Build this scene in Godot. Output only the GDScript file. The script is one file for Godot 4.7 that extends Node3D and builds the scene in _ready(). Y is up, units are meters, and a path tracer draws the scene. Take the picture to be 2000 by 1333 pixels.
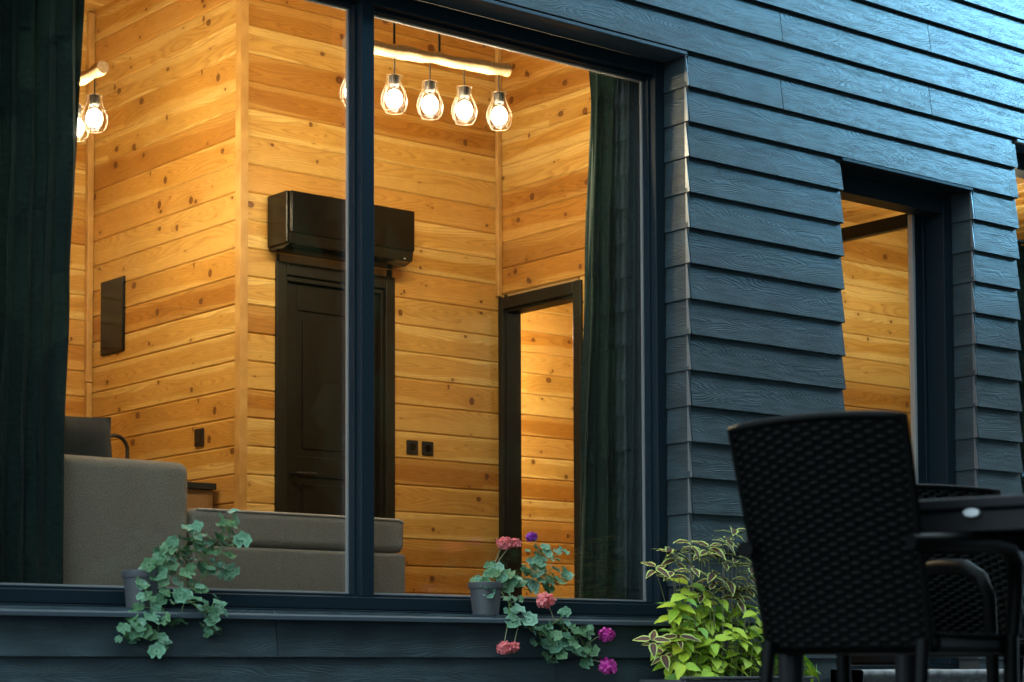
extends Node3D

# Heights are measured from the eye of the camera (y = 0); the terrace lies 0.37 m below it.
const GROUND := -0.37
const LAP := 0.1625          # exposure of the lap siding
const PLANK := 0.1495        # cover width of the pine planks
const PHASE := 1.036         # height of one plank joint
const XC := 6.398            # outer corner right of the large window
const FLOOR := 0.03

var M := {}
var rng := RandomNumberGenerator.new()


# ---------------------------------------------------------------- mesh builder
class MB:
	var v := PackedVector3Array()
	var n := PackedVector3Array()
	var t := PackedVector2Array()
	var c := PackedColorArray()
	var col := Color(1, 1, 1)

	func vert(p: Vector3, q: Vector3, u: Vector2) -> void:
		v.append(p); n.append(q); t.append(u); c.append(col)

	func quad(a: Vector3, b: Vector3, d: Vector3, e: Vector3, u := Rect2(0, 0, 1, 1)) -> void:
		# a, b, d, e run counter-clockwise seen from outside
		var q := (b - a).cross(e - a).normalized()
		var ua := u.position
		var ub := u.position + Vector2(u.size.x, 0)
		var ud := u.position + u.size
		var ue := u.position + Vector2(0, u.size.y)
		vert(a, q, ua); vert(d, q, ud); vert(b, q, ub)
		vert(a, q, ua); vert(e, q, ue); vert(d, q, ud)

	func fan(pts: Array) -> void:
		# a flat convex polygon, counter-clockwise seen from outside
		var q: Vector3 = (pts[1] - pts[0]).cross(pts[2] - pts[0]).normalized()
		for i in range(1, pts.size() - 1):
			vert(pts[0], q, Vector2.ZERO); vert(pts[i + 1], q, Vector2.ZERO); vert(pts[i], q, Vector2.ZERO)

	func box(lo: Vector3, hi: Vector3) -> void:
		var a := lo
		var b := hi
		quad(Vector3(a.x, a.y, b.z), Vector3(b.x, a.y, b.z), Vector3(b.x, b.y, b.z), Vector3(a.x, b.y, b.z))
		quad(Vector3(b.x, a.y, a.z), Vector3(a.x, a.y, a.z), Vector3(a.x, b.y, a.z), Vector3(b.x, b.y, a.z))
		quad(Vector3(b.x, a.y, b.z), Vector3(b.x, a.y, a.z), Vector3(b.x, b.y, a.z), Vector3(b.x, b.y, b.z))
		quad(Vector3(a.x, a.y, a.z), Vector3(a.x, a.y, b.z), Vector3(a.x, b.y, b.z), Vector3(a.x, b.y, a.z))
		quad(Vector3(a.x, b.y, b.z), Vector3(b.x, b.y, b.z), Vector3(b.x, b.y, a.z), Vector3(a.x, b.y, a.z))
		quad(Vector3(a.x, a.y, a.z), Vector3(b.x, a.y, a.z), Vector3(b.x, a.y, b.z), Vector3(a.x, a.y, b.z))

	func rbox(lo: Vector3, hi: Vector3, r := 0.003, fine := false) -> void:
		# box with rounded edges and smooth normals
		var mid := (lo + hi) / 2.0
		var h := (hi - lo) / 2.0
		r = minf(r, minf(h.x, minf(h.y, h.z)) * 0.95)
		for ax in 3:
			for s in [-1.0, 1.0]:
				var i1 := (ax + 1) % 3
				var i2 := (ax + 2) % 3
				var k1 := ticks(h[i1], r, fine)
				var k2 := ticks(h[i2], r, fine)
				for i in k1.size() - 1:
					for j in k2.size() - 1:
						var ids := [[i, j], [i + 1, j], [i + 1, j + 1], [i, j + 1]]
						var ps := []
						var ns := []
						for d in ids:
							var p := Vector3.ZERO
							p[ax] = s * h[ax]; p[i1] = k1[d[0]]; p[i2] = k2[d[1]]
							var inner := p.clamp(-(h - Vector3(r, r, r)), h - Vector3(r, r, r))
							var q := (p - inner).normalized()
							ps.append(mid + inner + q * r); ns.append(q)
						var order := [0, 2, 1, 0, 3, 2] if s > 0 else [0, 1, 2, 0, 2, 3]
						for o in order:
							vert(ps[o], ns[o], Vector2(k1[ids[o][0]], k2[ids[o][1]]))

	func ticks(h: float, r: float, fine: bool) -> Array:
		if fine:
			return [-h, -h + r * 0.25, -h + r * 0.55, -h + r, h - r, h - r * 0.55, h - r * 0.25, h]
		return [-h, -h + r * 0.5, -h + r, h - r, h - r * 0.5, h] if r > 0.012 else [-h, -h + r, h - r, h]

	func grid(rows: Array, closed := false, flip := false, colors := []) -> void:
		# rows of points joined to a smooth sheet; closed joins the last column to the first
		var a := rows.size()
		var b: int = rows[0].size()
		var ns := []
		for i in a:
			var line := PackedVector3Array()
			for j in b:
				var du: Vector3 = rows[i][(j + 1) % b if closed else mini(j + 1, b - 1)] - rows[i][(j - 1 + b) % b if closed else maxi(j - 1, 0)]
				var dv: Vector3 = rows[mini(i + 1, a - 1)][j] - rows[maxi(i - 1, 0)][j]
				var q := du.cross(dv)
				q = q.normalized() if q.length() > 1e-12 else Vector3.UP
				line.append(-q if flip else q)
			ns.append(line)
		for i in a - 1:
			for j in (b if closed else b - 1):
				var k := (j + 1) % b
				var ids := [[i, j], [i, k], [i + 1, k], [i + 1, j]]
				var order := [0, 1, 2, 0, 2, 3] if flip else [0, 2, 1, 0, 3, 2]
				for o in order:
					var y: int = ids[o][0]
					var x: int = ids[o][1]
					if colors.size():
						col = colors[y][x]
					vert(rows[y][x], ns[y][x], Vector2(float(x) / (b - 1), float(y) / (a - 1)))
		col = Color(1, 1, 1)

	func tube(pts: Array, radii: Array, sides := 8, caps := true) -> void:
		var up := Vector3.UP
		var rings := []
		var norms := []
		for i in pts.size():
			var d: Vector3 = (pts[mini(i + 1, pts.size() - 1)] - pts[maxi(i - 1, 0)]).normalized()
			var s := d.cross(up)
			if s.length() < 0.05:
				s = d.cross(Vector3.RIGHT)
			s = s.normalized()
			up = s.cross(d).normalized()
			var rad: float = radii[mini(i, radii.size() - 1)]
			var ring := []
			var nr := []
			for j in sides:
				var w := TAU * j / sides
				var q := s * cos(w) + up * sin(w)
				ring.append(pts[i] + q * rad); nr.append(q)
			rings.append(ring); norms.append(nr)
		for i in rings.size() - 1:
			for j in sides:
				var k := (j + 1) % sides
				var ids := [[i, j], [i, k], [i + 1, k], [i, j], [i + 1, k], [i + 1, j]]
				for o in ids:
					vert(rings[o[0]][o[1]], norms[o[0]][o[1]], Vector2(float(o[1]) / sides, o[0]))
		if caps:
			var first: Array = rings[0].duplicate()
			fan(first)
			var last: Array = rings[rings.size() - 1].duplicate()
			last.reverse()
			fan(last)

	func lathe(at: Vector3, prof: Array, sides := 24) -> void:
		# prof: (radius, height) from bottom to top
		var rows := []
		for p in prof:
			var row := []
			for j in sides:
				var w := TAU * j / sides
				row.append(at + Vector3(cos(w) * p.x, p.y, -sin(w) * p.x))
			rows.append(row)
		grid(rows, true)

	func prism(prof: Array, x0: float, x1: float, uscale: float, voff: float, vscale: float, uoff := 0.0) -> void:
		# an open or closed profile of (y, z) points, running counter-clockwise seen from +x, swept along x, with end caps
		for i in prof.size() - 1:
			var p: Vector2 = prof[i]
			var q: Vector2 = prof[i + 1]
			quad(Vector3(x0, p.x, p.y), Vector3(x1, p.x, p.y), Vector3(x1, q.x, q.y), Vector3(x0, q.x, q.y), Rect2(uoff + x0 * uscale, voff + p.x * vscale, (x1 - x0) * uscale, (q.x - p.x) * vscale))
		var left := []
		var right := []
		for p in prof:
			left.append(Vector3(x0, p.x, p.y)); right.append(Vector3(x1, p.x, p.y))
		left.reverse()
		fan(right); fan(left)

	func done(off := Vector3.ZERO) -> ArrayMesh:
		if off != Vector3.ZERO:
			for i in v.size():
				v[i] -= off
		var arr := []
		arr.resize(Mesh.ARRAY_MAX)
		arr[Mesh.ARRAY_VERTEX] = v
		arr[Mesh.ARRAY_NORMAL] = n
		arr[Mesh.ARRAY_TEX_UV] = t
		arr[Mesh.ARRAY_COLOR] = c
		var m := ArrayMesh.new()
		m.add_surface_from_arrays(Mesh.PRIMITIVE_TRIANGLES, arr)
		return m


# ---------------------------------------------------------------- objects
func thing(called: String, label: String, category: String, at := Vector3.ZERO, turn := 0.0, group := "") -> Node3D:
	var o := Node3D.new()
	o.name = called
	add_child(o, true)
	o.position = at
	o.rotation.y = turn
	tag(o, label, category, group)
	return o


func tag(o: Node, label: String, category: String, group := "") -> void:
	if label:
		o.set_meta("label", label)
	if category:
		o.set_meta("category", category)
	if group:
		o.set_meta("group", group)


func node(parent: Node, called: String, mesh: Mesh, mat: Material, at := Transform3D()) -> MeshInstance3D:
	var o := MeshInstance3D.new()
	o.name = called
	o.mesh = mesh
	o.material_override = mat
	parent.add_child(o, true)
	o.transform = at
	return o


# a part whose builder holds world coordinates, under a thing that is not turned
func part(parent: Node3D, called: String, b: MB, mat: Material) -> MeshInstance3D:
	var off := Vector3.ZERO
	var p: Node = parent
	while p is Node3D and p != self:
		off += (p as Node3D).position
		p = p.get_parent()
	return node(parent, called, b.done(off), mat)


func boxpart(parent: Node3D, called: String, lo: Vector3, hi: Vector3, mat: Material, r := 0.003) -> MeshInstance3D:
	var b := MB.new()
	b.rbox(lo, hi, r)
	return part(parent, called, b, mat)


func structure(called: String, b: MB, mat: Material) -> MeshInstance3D:
	var o := node(self, called, b.done(), mat)
	o.set_meta("kind", "structure")
	return o


# ---------------------------------------------------------------- materials
func lin(r: float, g: float, b: float) -> Color:
	return Color(r, g, b).linear_to_srgb()


func mat(called: String, color: Color, rough := 0.6, metal := 0.0, spec := 0.5) -> StandardMaterial3D:
	var m := StandardMaterial3D.new()
	m.resource_name = called
	m.albedo_color = color
	m.roughness = rough
	m.metallic = metal
	m.metallic_specular = spec
	M[called] = m
	return m


func noise(s: int, freq: float, oct := 1) -> FastNoiseLite:
	var f := FastNoiseLite.new()
	f.seed = s
	f.noise_type = FastNoiseLite.TYPE_SIMPLEX_SMOOTH
	f.frequency = freq
	f.fractal_type = FastNoiseLite.FRACTAL_FBM if oct > 1 else FastNoiseLite.FRACTAL_NONE
	f.fractal_octaves = oct
	return f


# a plank of knotty pine, 3 m by one plank width; knots and growth rings belong to the wood
func pine_texture(k: int) -> ImageTexture:
	var w := 1024
	var h := 64
	var r := RandomNumberGenerator.new()
	r.seed = 500 + k * 13
	var low := noise(k * 5 + 1, 0.55)
	var mid := noise(k * 5 + 2, 1.0)
	var fine := noise(k * 5 + 3, 1.0)
	var pith := r.randf_range(0.04, 0.11)
	var heart := r.randf_range(0.1, 1.0)
	var half := r.randf_range(0.028, 0.062)
	var lines := r.randf_range(70.0, 130.0)
	var knots := []
	var x := r.randf_range(0.0, 0.3)
	while x < 3.0:
		for i in (2 if r.randf() < 0.45 else 1):
			var s := 0.003 + 0.019 * pow(r.randf(), 1.8)
			knots.append([x + r.randf_range(-0.05, 0.05), r.randf_range(0.015, 0.135), s * r.randf_range(0.55, 1.5), s])
		x += r.randf_range(0.18, 0.72)
	var pale := Vector3(0.74, 0.51, 0.165)
	var amber := Vector3(0.58, 0.32, 0.062)
	var dark := Vector3(0.36, 0.165, 0.028)
	var data := PackedByteArray()
	data.resize(w * h * 3)
	for i in w:
		var u := 3.0 * i / w
		var near := []
		for q in knots:
			if absf(u - q[0]) < 0.3:
				near.append(q)
		var p := pith + 0.03 * low.get_noise_2d(u, 3.0)
		var depth := 0.012 + 0.05 * absf(low.get_noise_2d(u * 1.4, 40.0))
		for j in h:
			var y := PLANK * j / h
			var a := y + 0.006 * mid.get_noise_2d(u * 1.2, y * 9.0)
			var shade := 0.0
			var inside := -1.0
			for q in near:
				var du: float = u - q[0]
				var dv: float = y - q[1]
				var big: float = q[3]
				var fall := exp(-(du * du) / (25.0 * big * big) - (dv * dv) / (5.0 * big * big))
				a += (1.0 if dv > 0 else -1.0) * -0.6 * big * fall
				shade += 0.55 * fall * (0.6 + 0.8 * absf(mid.get_noise_2d(u * 12.0, y * 60.0)))
				var e := sqrt(du * du / (q[2] * q[2]) + dv * dv / (big * big))
				if e < 1.0:
					inside = e
			var s := sqrt((a - p) * (a - p) + depth * depth)
			var ring := s * lines + 1.4 * mid.get_noise_2d(u * 0.7, y * 14.0 + 20.0)
			var f := ring - floorf(ring)
			var late := smoothstep(0.35, 0.93, f) * (1.0 - smoothstep(0.93, 1.0, f))
			var core := 1.0 - smoothstep(half * 0.8, half * 1.15, absf(a - p) + 0.012 * mid.get_noise_2d(u * 2.0, 77.0))
			var c := pale.lerp(amber, clampf(core * heart, 0.0, 1.0))
			c = c.lerp(dark, clampf(late * (0.34 + 0.2 * heart) + shade * 0.5, 0.0, 0.9))
			c *= 1.0 + 0.10 * fine.get_noise_2d(u * 9.0, y * 900.0) + 0.10 * low.get_noise_2d(u * 2.0, 90.0)
			if inside >= 0.0:
				var kc := Vector3(0.19, 0.07, 0.016).lerp(Vector3(0.085, 0.030, 0.008), smoothstep(0.55, 0.95, inside))
				c = c.lerp(kc * (1.0 + 0.3 * fine.get_noise_2d(u * 300.0, y * 300.0)), 0.92)
			var o := (j * w + i) * 3
			var out := Color(clampf(c.x, 0, 1), clampf(c.y, 0, 1), clampf(c.z, 0, 1)).linear_to_srgb()
			data[o] = int(out.r * 255); data[o + 1] = int(out.g * 255); data[o + 2] = int(out.b * 255)
	return ImageTexture.create_from_image(Image.create_from_data(w, h, false, Image.FORMAT_RGB8, data))


# embossed wood grain of the fibre-cement siding: [relief as normal map, slight tone]
func siding_textures(k: int) -> Array:
	var w := 1024
	var h := 96
	var low := noise(900 + k * 3, 0.45)
	var mid := noise(901 + k * 3, 1.0)
	var fine := noise(902 + k * 3, 1.0)
	var relief := Image.create_empty(w, h, false, Image.FORMAT_RGBA8)
	var tone := Image.create_empty(w, h, false, Image.FORMAT_RGB8)
	for i in w:
		var u := 1.8 * i / w
		var p := 0.08 + 0.07 * low.get_noise_2d(u, 5.0)
		var d := 0.01 + 0.07 * absf(low.get_noise_2d(u * 1.2, 50.0))
		for j in h:
			var y := 0.18 * j / h
			var a := y + 0.010 * mid.get_noise_2d(u * 2.0, y * 12.0)
			var s := sqrt((a - p) * (a - p) + d * d)
			var ring := s * 210.0 + 1.6 * mid.get_noise_2d(u * 3.0, y * 20.0 + 9.0)
			var f := ring - floorf(ring)
			var g := smoothstep(0.0, 0.5, f) * (1.0 - smoothstep(0.75, 1.0, f))
			g = g * (0.55 + 0.45 * mid.get_noise_2d(u * 5.0, y * 40.0 + 70.0)) + 0.25 * fine.get_noise_2d(u * 25.0, y * 700.0)
			var b := clampf(0.5 + 0.4 * g, 0.0, 1.0)
			relief.set_pixel(i, j, Color(b, b, b))
			var q := clampf(0.80 + 0.11 * g + 0.10 * mid.get_noise_2d(u * 4.0, y * 9.0 + 200.0), 0.0, 1.0)
			tone.set_pixel(i, j, Color(q, q, q))
	relief.bump_map_to_normal_map(5.0)
	return [ImageTexture.create_from_image(relief), ImageTexture.create_from_image(tone)]


func noise_texture(s: int, freq: float, lo: Color, hi: Color, size := 256, oct := 4) -> NoiseTexture2D:
	var g := Gradient.new()
	g.set_color(0, lo)
	g.set_color(1, hi)
	var x := NoiseTexture2D.new()
	x.noise = noise(s, freq, oct)
	x.width = size
	x.height = size
	x.seamless = true
	x.color_ramp = g
	return x


func noise_normal(s: int, freq: float, strength: float, size := 256) -> NoiseTexture2D:
	var x := NoiseTexture2D.new()
	x.noise = noise(s, freq, 3)
	x.width = size
	x.height = size
	x.seamless = true
	x.as_normal_map = true
	x.bump_strength = strength
	return x


func triplanar(m: StandardMaterial3D, scale: float) -> void:
	m.uv1_triplanar = true
	m.uv1_world_triplanar = true
	m.uv1_scale = Vector3.ONE * scale


func materials() -> void:
	for k in 10:
		var m := mat("pine%d" % k, [Color(1, 1, 1), lin(0.83, 0.69, 0.53), lin(1.0, 1.0, 0.97), lin(0.92, 0.84, 0.71), lin(0.74, 0.58, 0.40)][k % 5], 0.42)
		m.albedo_texture = pine_texture(k)
	for k in 3:
		var x := siding_textures(k)
		for j in 2:
			var m := mat("siding%d" % (k * 2 + j), [lin(0.056, 0.088, 0.106), lin(0.049, 0.077, 0.093)][j], 0.5)
			m.albedo_texture = x[1]
			m.normal_enabled = true
			m.normal_texture = x[0]
			m.normal_scale = 0.38
	mat("frame", lin(0.010, 0.021, 0.031), 0.45, 0.0, 0.3)
	mat("spacer", lin(0.42, 0.44, 0.45), 0.45, 0.2)
	mat("sill", lin(0.075, 0.10, 0.125), 0.33)
	mat("profile", lin(0.20, 0.22, 0.24), 0.4, 0.5)
	mat("core", lin(0.06, 0.06, 0.06), 0.9)
	mat("trim", lin(0.64, 0.39, 0.125), 0.45).albedo_texture = noise_texture(31, 0.02, Color(0.84, 0.80, 0.74), Color(1, 1, 1))
	var g := mat("glass", Color(0.01, 0.012, 0.012, 0.02), 0.0)
	g.transparency = BaseMaterial3D.TRANSPARENCY_ALPHA
	var v := mat("velvet", lin(0.034, 0.062, 0.056), 0.95, 0.0, 0.2)
	v.rim_enabled = true
	v.rim = 0.5
	v.albedo_texture = noise_texture(7, 0.05, Color(0.72, 0.72, 0.72), Color(1, 1, 1))
	triplanar(v, 3.0)
	var f := mat("sofa_cloth", lin(0.46, 0.40, 0.315), 0.95, 0.0, 0.2)
	f.albedo_texture = noise_texture(9, 0.12, Color(0.70, 0.70, 0.70), Color(1, 1, 1))
	f.normal_enabled = true
	f.normal_texture = noise_normal(10, 0.25, 3.0)
	triplanar(f, 4.0)
	mat("piping", lin(0.46, 0.41, 0.33), 0.9)
	mat("dark_cloth", lin(0.022, 0.027, 0.030), 0.95)
	mat("door", lin(0.009, 0.0088, 0.006), 0.5, 0.0, 0.35)
	mat("casing", lin(0.015, 0.0140, 0.010), 0.48, 0.0, 0.35)
	mat("black_gloss", lin(0.006, 0.0055, 0.005), 0.16, 0.0, 0.35)
	mat("black_matte", lin(0.010, 0.010, 0.011), 0.5)
	mat("unit", lin(0.008, 0.0075, 0.006), 0.25, 0.0, 0.4)
	mat("steel", lin(0.55, 0.55, 0.55), 0.25, 1.0)
	mat("counter_side", lin(0.30, 0.17, 0.06), 0.5)
	var l := mat("log", lin(0.66, 0.50, 0.31), 0.7)
	l.albedo_texture = noise_texture(21, 0.03, Color(0.78, 0.70, 0.60), Color(1, 1, 1))
	triplanar(l, 5.0)
	var gl := mat("lamp_glass", Color(0.01, 0.01, 0.01, 0.02), 0.0)
	gl.transparency = BaseMaterial3D.TRANSPARENCY_ALPHA
	var bulb := mat("bulb", Color(1, 0.97, 0.92), 0.3)
	bulb.emission_enabled = true
	bulb.emission = Color(1.0, 0.96, 0.90)
	bulb.emission_energy_multiplier = 2.0
	mat("wire", lin(0.16, 0.14, 0.11), 0.45, 0.5)
	mat("cord", lin(0.015, 0.012, 0.010), 0.7)
	mat("pot", lin(0.085, 0.088, 0.098), 0.5)
	mat("soil", lin(0.03, 0.02, 0.014), 1.0)
	var wk := mat("wicker", lin(0.0022, 0.0023, 0.0024), 0.42, 0.0, 0.2)
	wk.clearcoat_enabled = false
	mat("table_plastic", lin(0.006, 0.0065, 0.008), 0.5, 0.0, 0.3)
	mat("badge", lin(0.52, 0.54, 0.56), 0.4, 0.6)
	var st := mat("concrete", lin(0.58, 0.59, 0.60), 0.85)
	st.albedo_texture = noise_texture(41, 0.03, Color(0.62, 0.62, 0.62), Color(1, 1, 1))
	triplanar(st, 2.0)
	var te := mat("terrace", lin(0.075, 0.072, 0.068), 0.85)
	te.albedo_texture = noise_texture(42, 0.02, Color(0.6, 0.6, 0.6), Color(1, 1, 1))
	triplanar(te, 0.7)
	var la := mat("lawn", lin(0.035, 0.055, 0.018), 1.0)
	la.albedo_texture = noise_texture(43, 0.05, Color(0.55, 0.55, 0.5), Color(1, 1, 1))
	triplanar(la, 0.3)
	mat("floor_wood", lin(0.11, 0.065, 0.035), 0.4)
	mat("plaster", lin(0.45, 0.30, 0.13), 0.8)
	mat("bark", lin(0.06, 0.045, 0.03), 0.95)
	mat("tree_leaf", lin(0.022, 0.042, 0.016), 0.8, 0.0, 0.3).cull_mode = BaseMaterial3D.CULL_DISABLED
	mat("roof", lin(0.05, 0.05, 0.055), 0.8)
	for spec in [["geranium", 0.6], ["coleus", 0.55], ["stalk", 0.6], ["petal", 0.6]]:
		var m := mat(spec[0], Color(1, 1, 1), spec[1])
		m.vertex_color_use_as_albedo = true
		m.cull_mode = BaseMaterial3D.CULL_DISABLED
		m.backlight_enabled = true
		m.backlight = Color(0.35, 0.35, 0.35)


# ---------------------------------------------------------------- walls
var siding_count := 0


# one lap-siding board: local x along the board, y up from its lower edge, z out of the wall
func siding(parent: Node3D, at: Transform3D, length: float, height := LAP, deep := 1.0) -> void:
	var b := MB.new()
	var top := height + 0.016
	var prof := [Vector2(0, -0.001), Vector2(0.0, 0.0235 * deep), Vector2(0.002, 0.0258 * deep), Vector2(top, 0.001)]
	siding_count += 1
	var off := fmod(siding_count * 0.377, 1.0)
	b.prism(prof, 0.0, length, 1.0 / 1.8, 0.02, 1.0 / 0.2, off)
	at.origin -= parent.position
	node(parent, "siding_board", b.done(), M["siding%d" % ((siding_count * 5 + siding_count / 3) % 6)], at)


func siding_row(parent: Node3D, k: int, x0: float, x1: float, joints := []) -> void:
	var y := 2.821 - LAP * k
	var cuts := [x0]
	for j in joints:
		if j > x0 + 0.1 and j < x1 - 0.1:
			cuts.append(j)
	cuts.append(x1)
	for i in cuts.size() - 1:
		var a: float = cuts[i] + (0.002 if i > 0 else 0.0)
		var e: float = cuts[i + 1] - (0.002 if i < cuts.size() - 2 else 0.0)
		siding(parent, Transform3D(Basis(), Vector3(a, y, 0.0)), e - a)


func facade() -> void:
	var t := thing("siding_wall", "dark blue grey wood-grain lap-sided outer wall around the windows", "wall", Vector3(1.0, GROUND, 0.0))
	for k in range(-9, 1):
		siding_row(t, k, 0.6, 13.0, [3.43, 7.03, 10.63] if k % 2 != 0 else [0.93, 4.53, 8.13, 11.73])
	for k in [1, 2]:
		siding_row(t, k, XC + 0.012, 8.836, [7.03] if k == 1 else [])
	for k in range(3, 20):
		siding_row(t, k, XC + 0.012, 7.447)
		siding_row(t, k, 8.456 + 0.012, 8.836)
	for k in range(1, 20):
		siding_row(t, k, 0.6, 2.92)
	for k in range(17, 20):
		siding_row(t, k, 2.92, XC, [4.2] if k % 2 else [5.6])
	# returns into the openings
	for k in range(0, 17):
		var y := 2.821 - LAP * (k + 1)
		var h := LAP if k > 0 else LAP - 0.022
		siding(t, Transform3D(Basis(Vector3(0, 0, 1), Vector3.UP, Vector3(-1, 0, 0)), Vector3(XC + 0.012, y, -0.135)), 0.150, h - 0.016 if k == 0 else h, 0.5)
		if k > 1:
			siding(t, Transform3D(Basis(Vector3(0, 0, 1), Vector3.UP, Vector3(-1, 0, 0)), Vector3(8.456 + 0.012, y, -0.118)), 0.133, h if k > 2 else h - 0.018, 0.5)
	# metal corner profiles, one short piece for each course
	for q in [[XC - 0.0005, 1, 16], [8.4555, 3, 17]]:
		for k in range(q[1], q[2] + 1):
			var b := MB.new()
			var h := LAP - 0.003
			var o := 0.0018 * sin(k * 2.3)
			b.prism([Vector2(0.002, 0.002), Vector2(0.002, 0.0255 + o), Vector2(0.004, 0.0270 + o), Vector2(h, 0.0085 - o), Vector2(h, 0.002)], 0.0, 0.0045, 1.0, 0.0, 1.0)
			node(t, "corner_profile", b.done(), M.profile, Transform3D(Basis(), Vector3(q[0] + 0.0015 * sin(k * 1.7), 2.821 - LAP * k, 0.0) - t.position))
	# soffits and drip trims over the openings
	for q in [[2.92, XC, 2.80, -0.135], [7.447, 8.456, 2.480, -0.118], [8.836, 9.9, 2.80, -0.135]]:
		boxpart(t, "header_trim", Vector3(q[0], q[2], q[3]), Vector3(q[1], q[2] + 0.016, 0.024), M.sill if q[2] > 2.6 else M.frame, 0.003)
	# solid wall behind the boards
	for q in [[0.6, 2.92, -0.4, 4.4], [2.92, XC + 0.012, -0.4, 0.205], [2.92, XC + 0.012, 2.818, 4.4], [XC + 0.012, 7.447, -0.4, 4.4], [7.447, 8.47, 2.498, 4.4], [7.447, 8.47, -0.4, -0.002], [8.47, 8.836, -0.4, 4.4], [8.836, 9.9, 2.818, 4.4], [8.836, 9.9, -0.4, 0.1], [9.9, 13.0, -0.4, 4.4]]:
		var b := MB.new()
		b.box(Vector3(q[0], q[2], -0.26), Vector3(q[1], q[3], -0.001))
		part(t, "wall_core", b, M.core)


# pine plank cladding: origin is the lower left end of the wall seen from the room, along runs to the right, normal points into the room
var plank_count := 0


func plank_wall(called: String, label: String, origin: Vector3, along: Vector3, normal: Vector3, length: float, y0: float, y1: float, holes := [], phase := PHASE, core := true) -> Node3D:
	var t := thing(called, label, "wall", origin)
	var k := int(floor((y0 - phase) / PLANK))
	while phase + PLANK * k < y1 - 0.01:
		var y := phase + PLANK * k
		var spans := [[0.0, length]]
		for hole in holes:      # [from, to, bottom, top]
			if y + PLANK * 0.5 > hole[2] and y + PLANK * 0.5 < hole[3]:
				var next := []
				for s in spans:
					if hole[0] > s[0] + 0.02:
						next.append([s[0], minf(hole[0], s[1])])
					if hole[1] < s[1] - 0.02:
						next.append([maxf(hole[1], s[0]), s[1]])
				spans = next
		for s in spans:
			plank_count += 1
			var b := MB.new()
			var prof := [Vector2(0, -0.013), Vector2(0.002, -0.009), Vector2(0.010, 0.0), Vector2(PLANK - 0.006, 0.0), Vector2(PLANK, -0.005), Vector2(PLANK, -0.013)]
			b.prism(prof, 0.0, s[1] - s[0], 1.0 / 3.0, 0.0, 1.0 / PLANK, rng.randf())
			node(t, "plank", b.done(), M["pine%d" % rng.randi_range(0, 9)], Transform3D(Basis(along, Vector3.UP, normal), along * s[0] + Vector3(0, y - origin.y, 0)))
		k += 1
	if core:
		var pieces := [[0.0, length, y0 - origin.y, y1 - origin.y]]
		for hole in holes:
			pieces = [[0.0, hole[0], y0 - origin.y, y1 - origin.y], [hole[0], hole[1], hole[3] - origin.y, y1 - origin.y], [hole[1], length, y0 - origin.y, y1 - origin.y]]
		for q in pieces:
			if q[1] - q[0] > 0.08:
				var b := MB.new()
				b.box(Vector3(q[0] + 0.03, q[2], -0.075), Vector3(q[1] - 0.03, q[3], -0.014))
				node(t, "wall_core", b.done(), M.plaster, Transform3D(Basis(along, Vector3.UP, normal), Vector3.ZERO))
	return t


func plank_ceiling(called: String, lo: Vector3, hi: Vector3, along_x: bool) -> void:
	var o := Node3D.new()
	o.name = called
	add_child(o, true)
	o.set_meta("kind", "structure")
	o.position = lo
	var across := hi.z - lo.z if along_x else hi.x - lo.x
	var length := hi.x - lo.x if along_x else hi.z - lo.z
	for i in int(ceil(across / PLANK)):
		var b := MB.new()
		var prof := [Vector2(0, -0.013), Vector2(0.002, -0.009), Vector2(0.010, 0.0), Vector2(PLANK - 0.006, 0.0), Vector2(PLANK, -0.005), Vector2(PLANK, -0.013)]
		b.prism(prof, 0.0, length, 1.0 / 3.0, 0.0, 1.0 / PLANK, rng.randf())
		var m: Material = M["pine%d" % rng.randi_range(0, 9)]
		if along_x:
			node(o, "plank", b.done(), m, Transform3D(Basis(Vector3.RIGHT, Vector3.BACK, Vector3.DOWN), Vector3(0, 0, i * PLANK)))
		else:
			node(o, "plank", b.done(), m, Transform3D(Basis(Vector3.BACK, Vector3.LEFT, Vector3.DOWN), Vector3(across - i * PLANK, 0, 0)))


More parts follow.
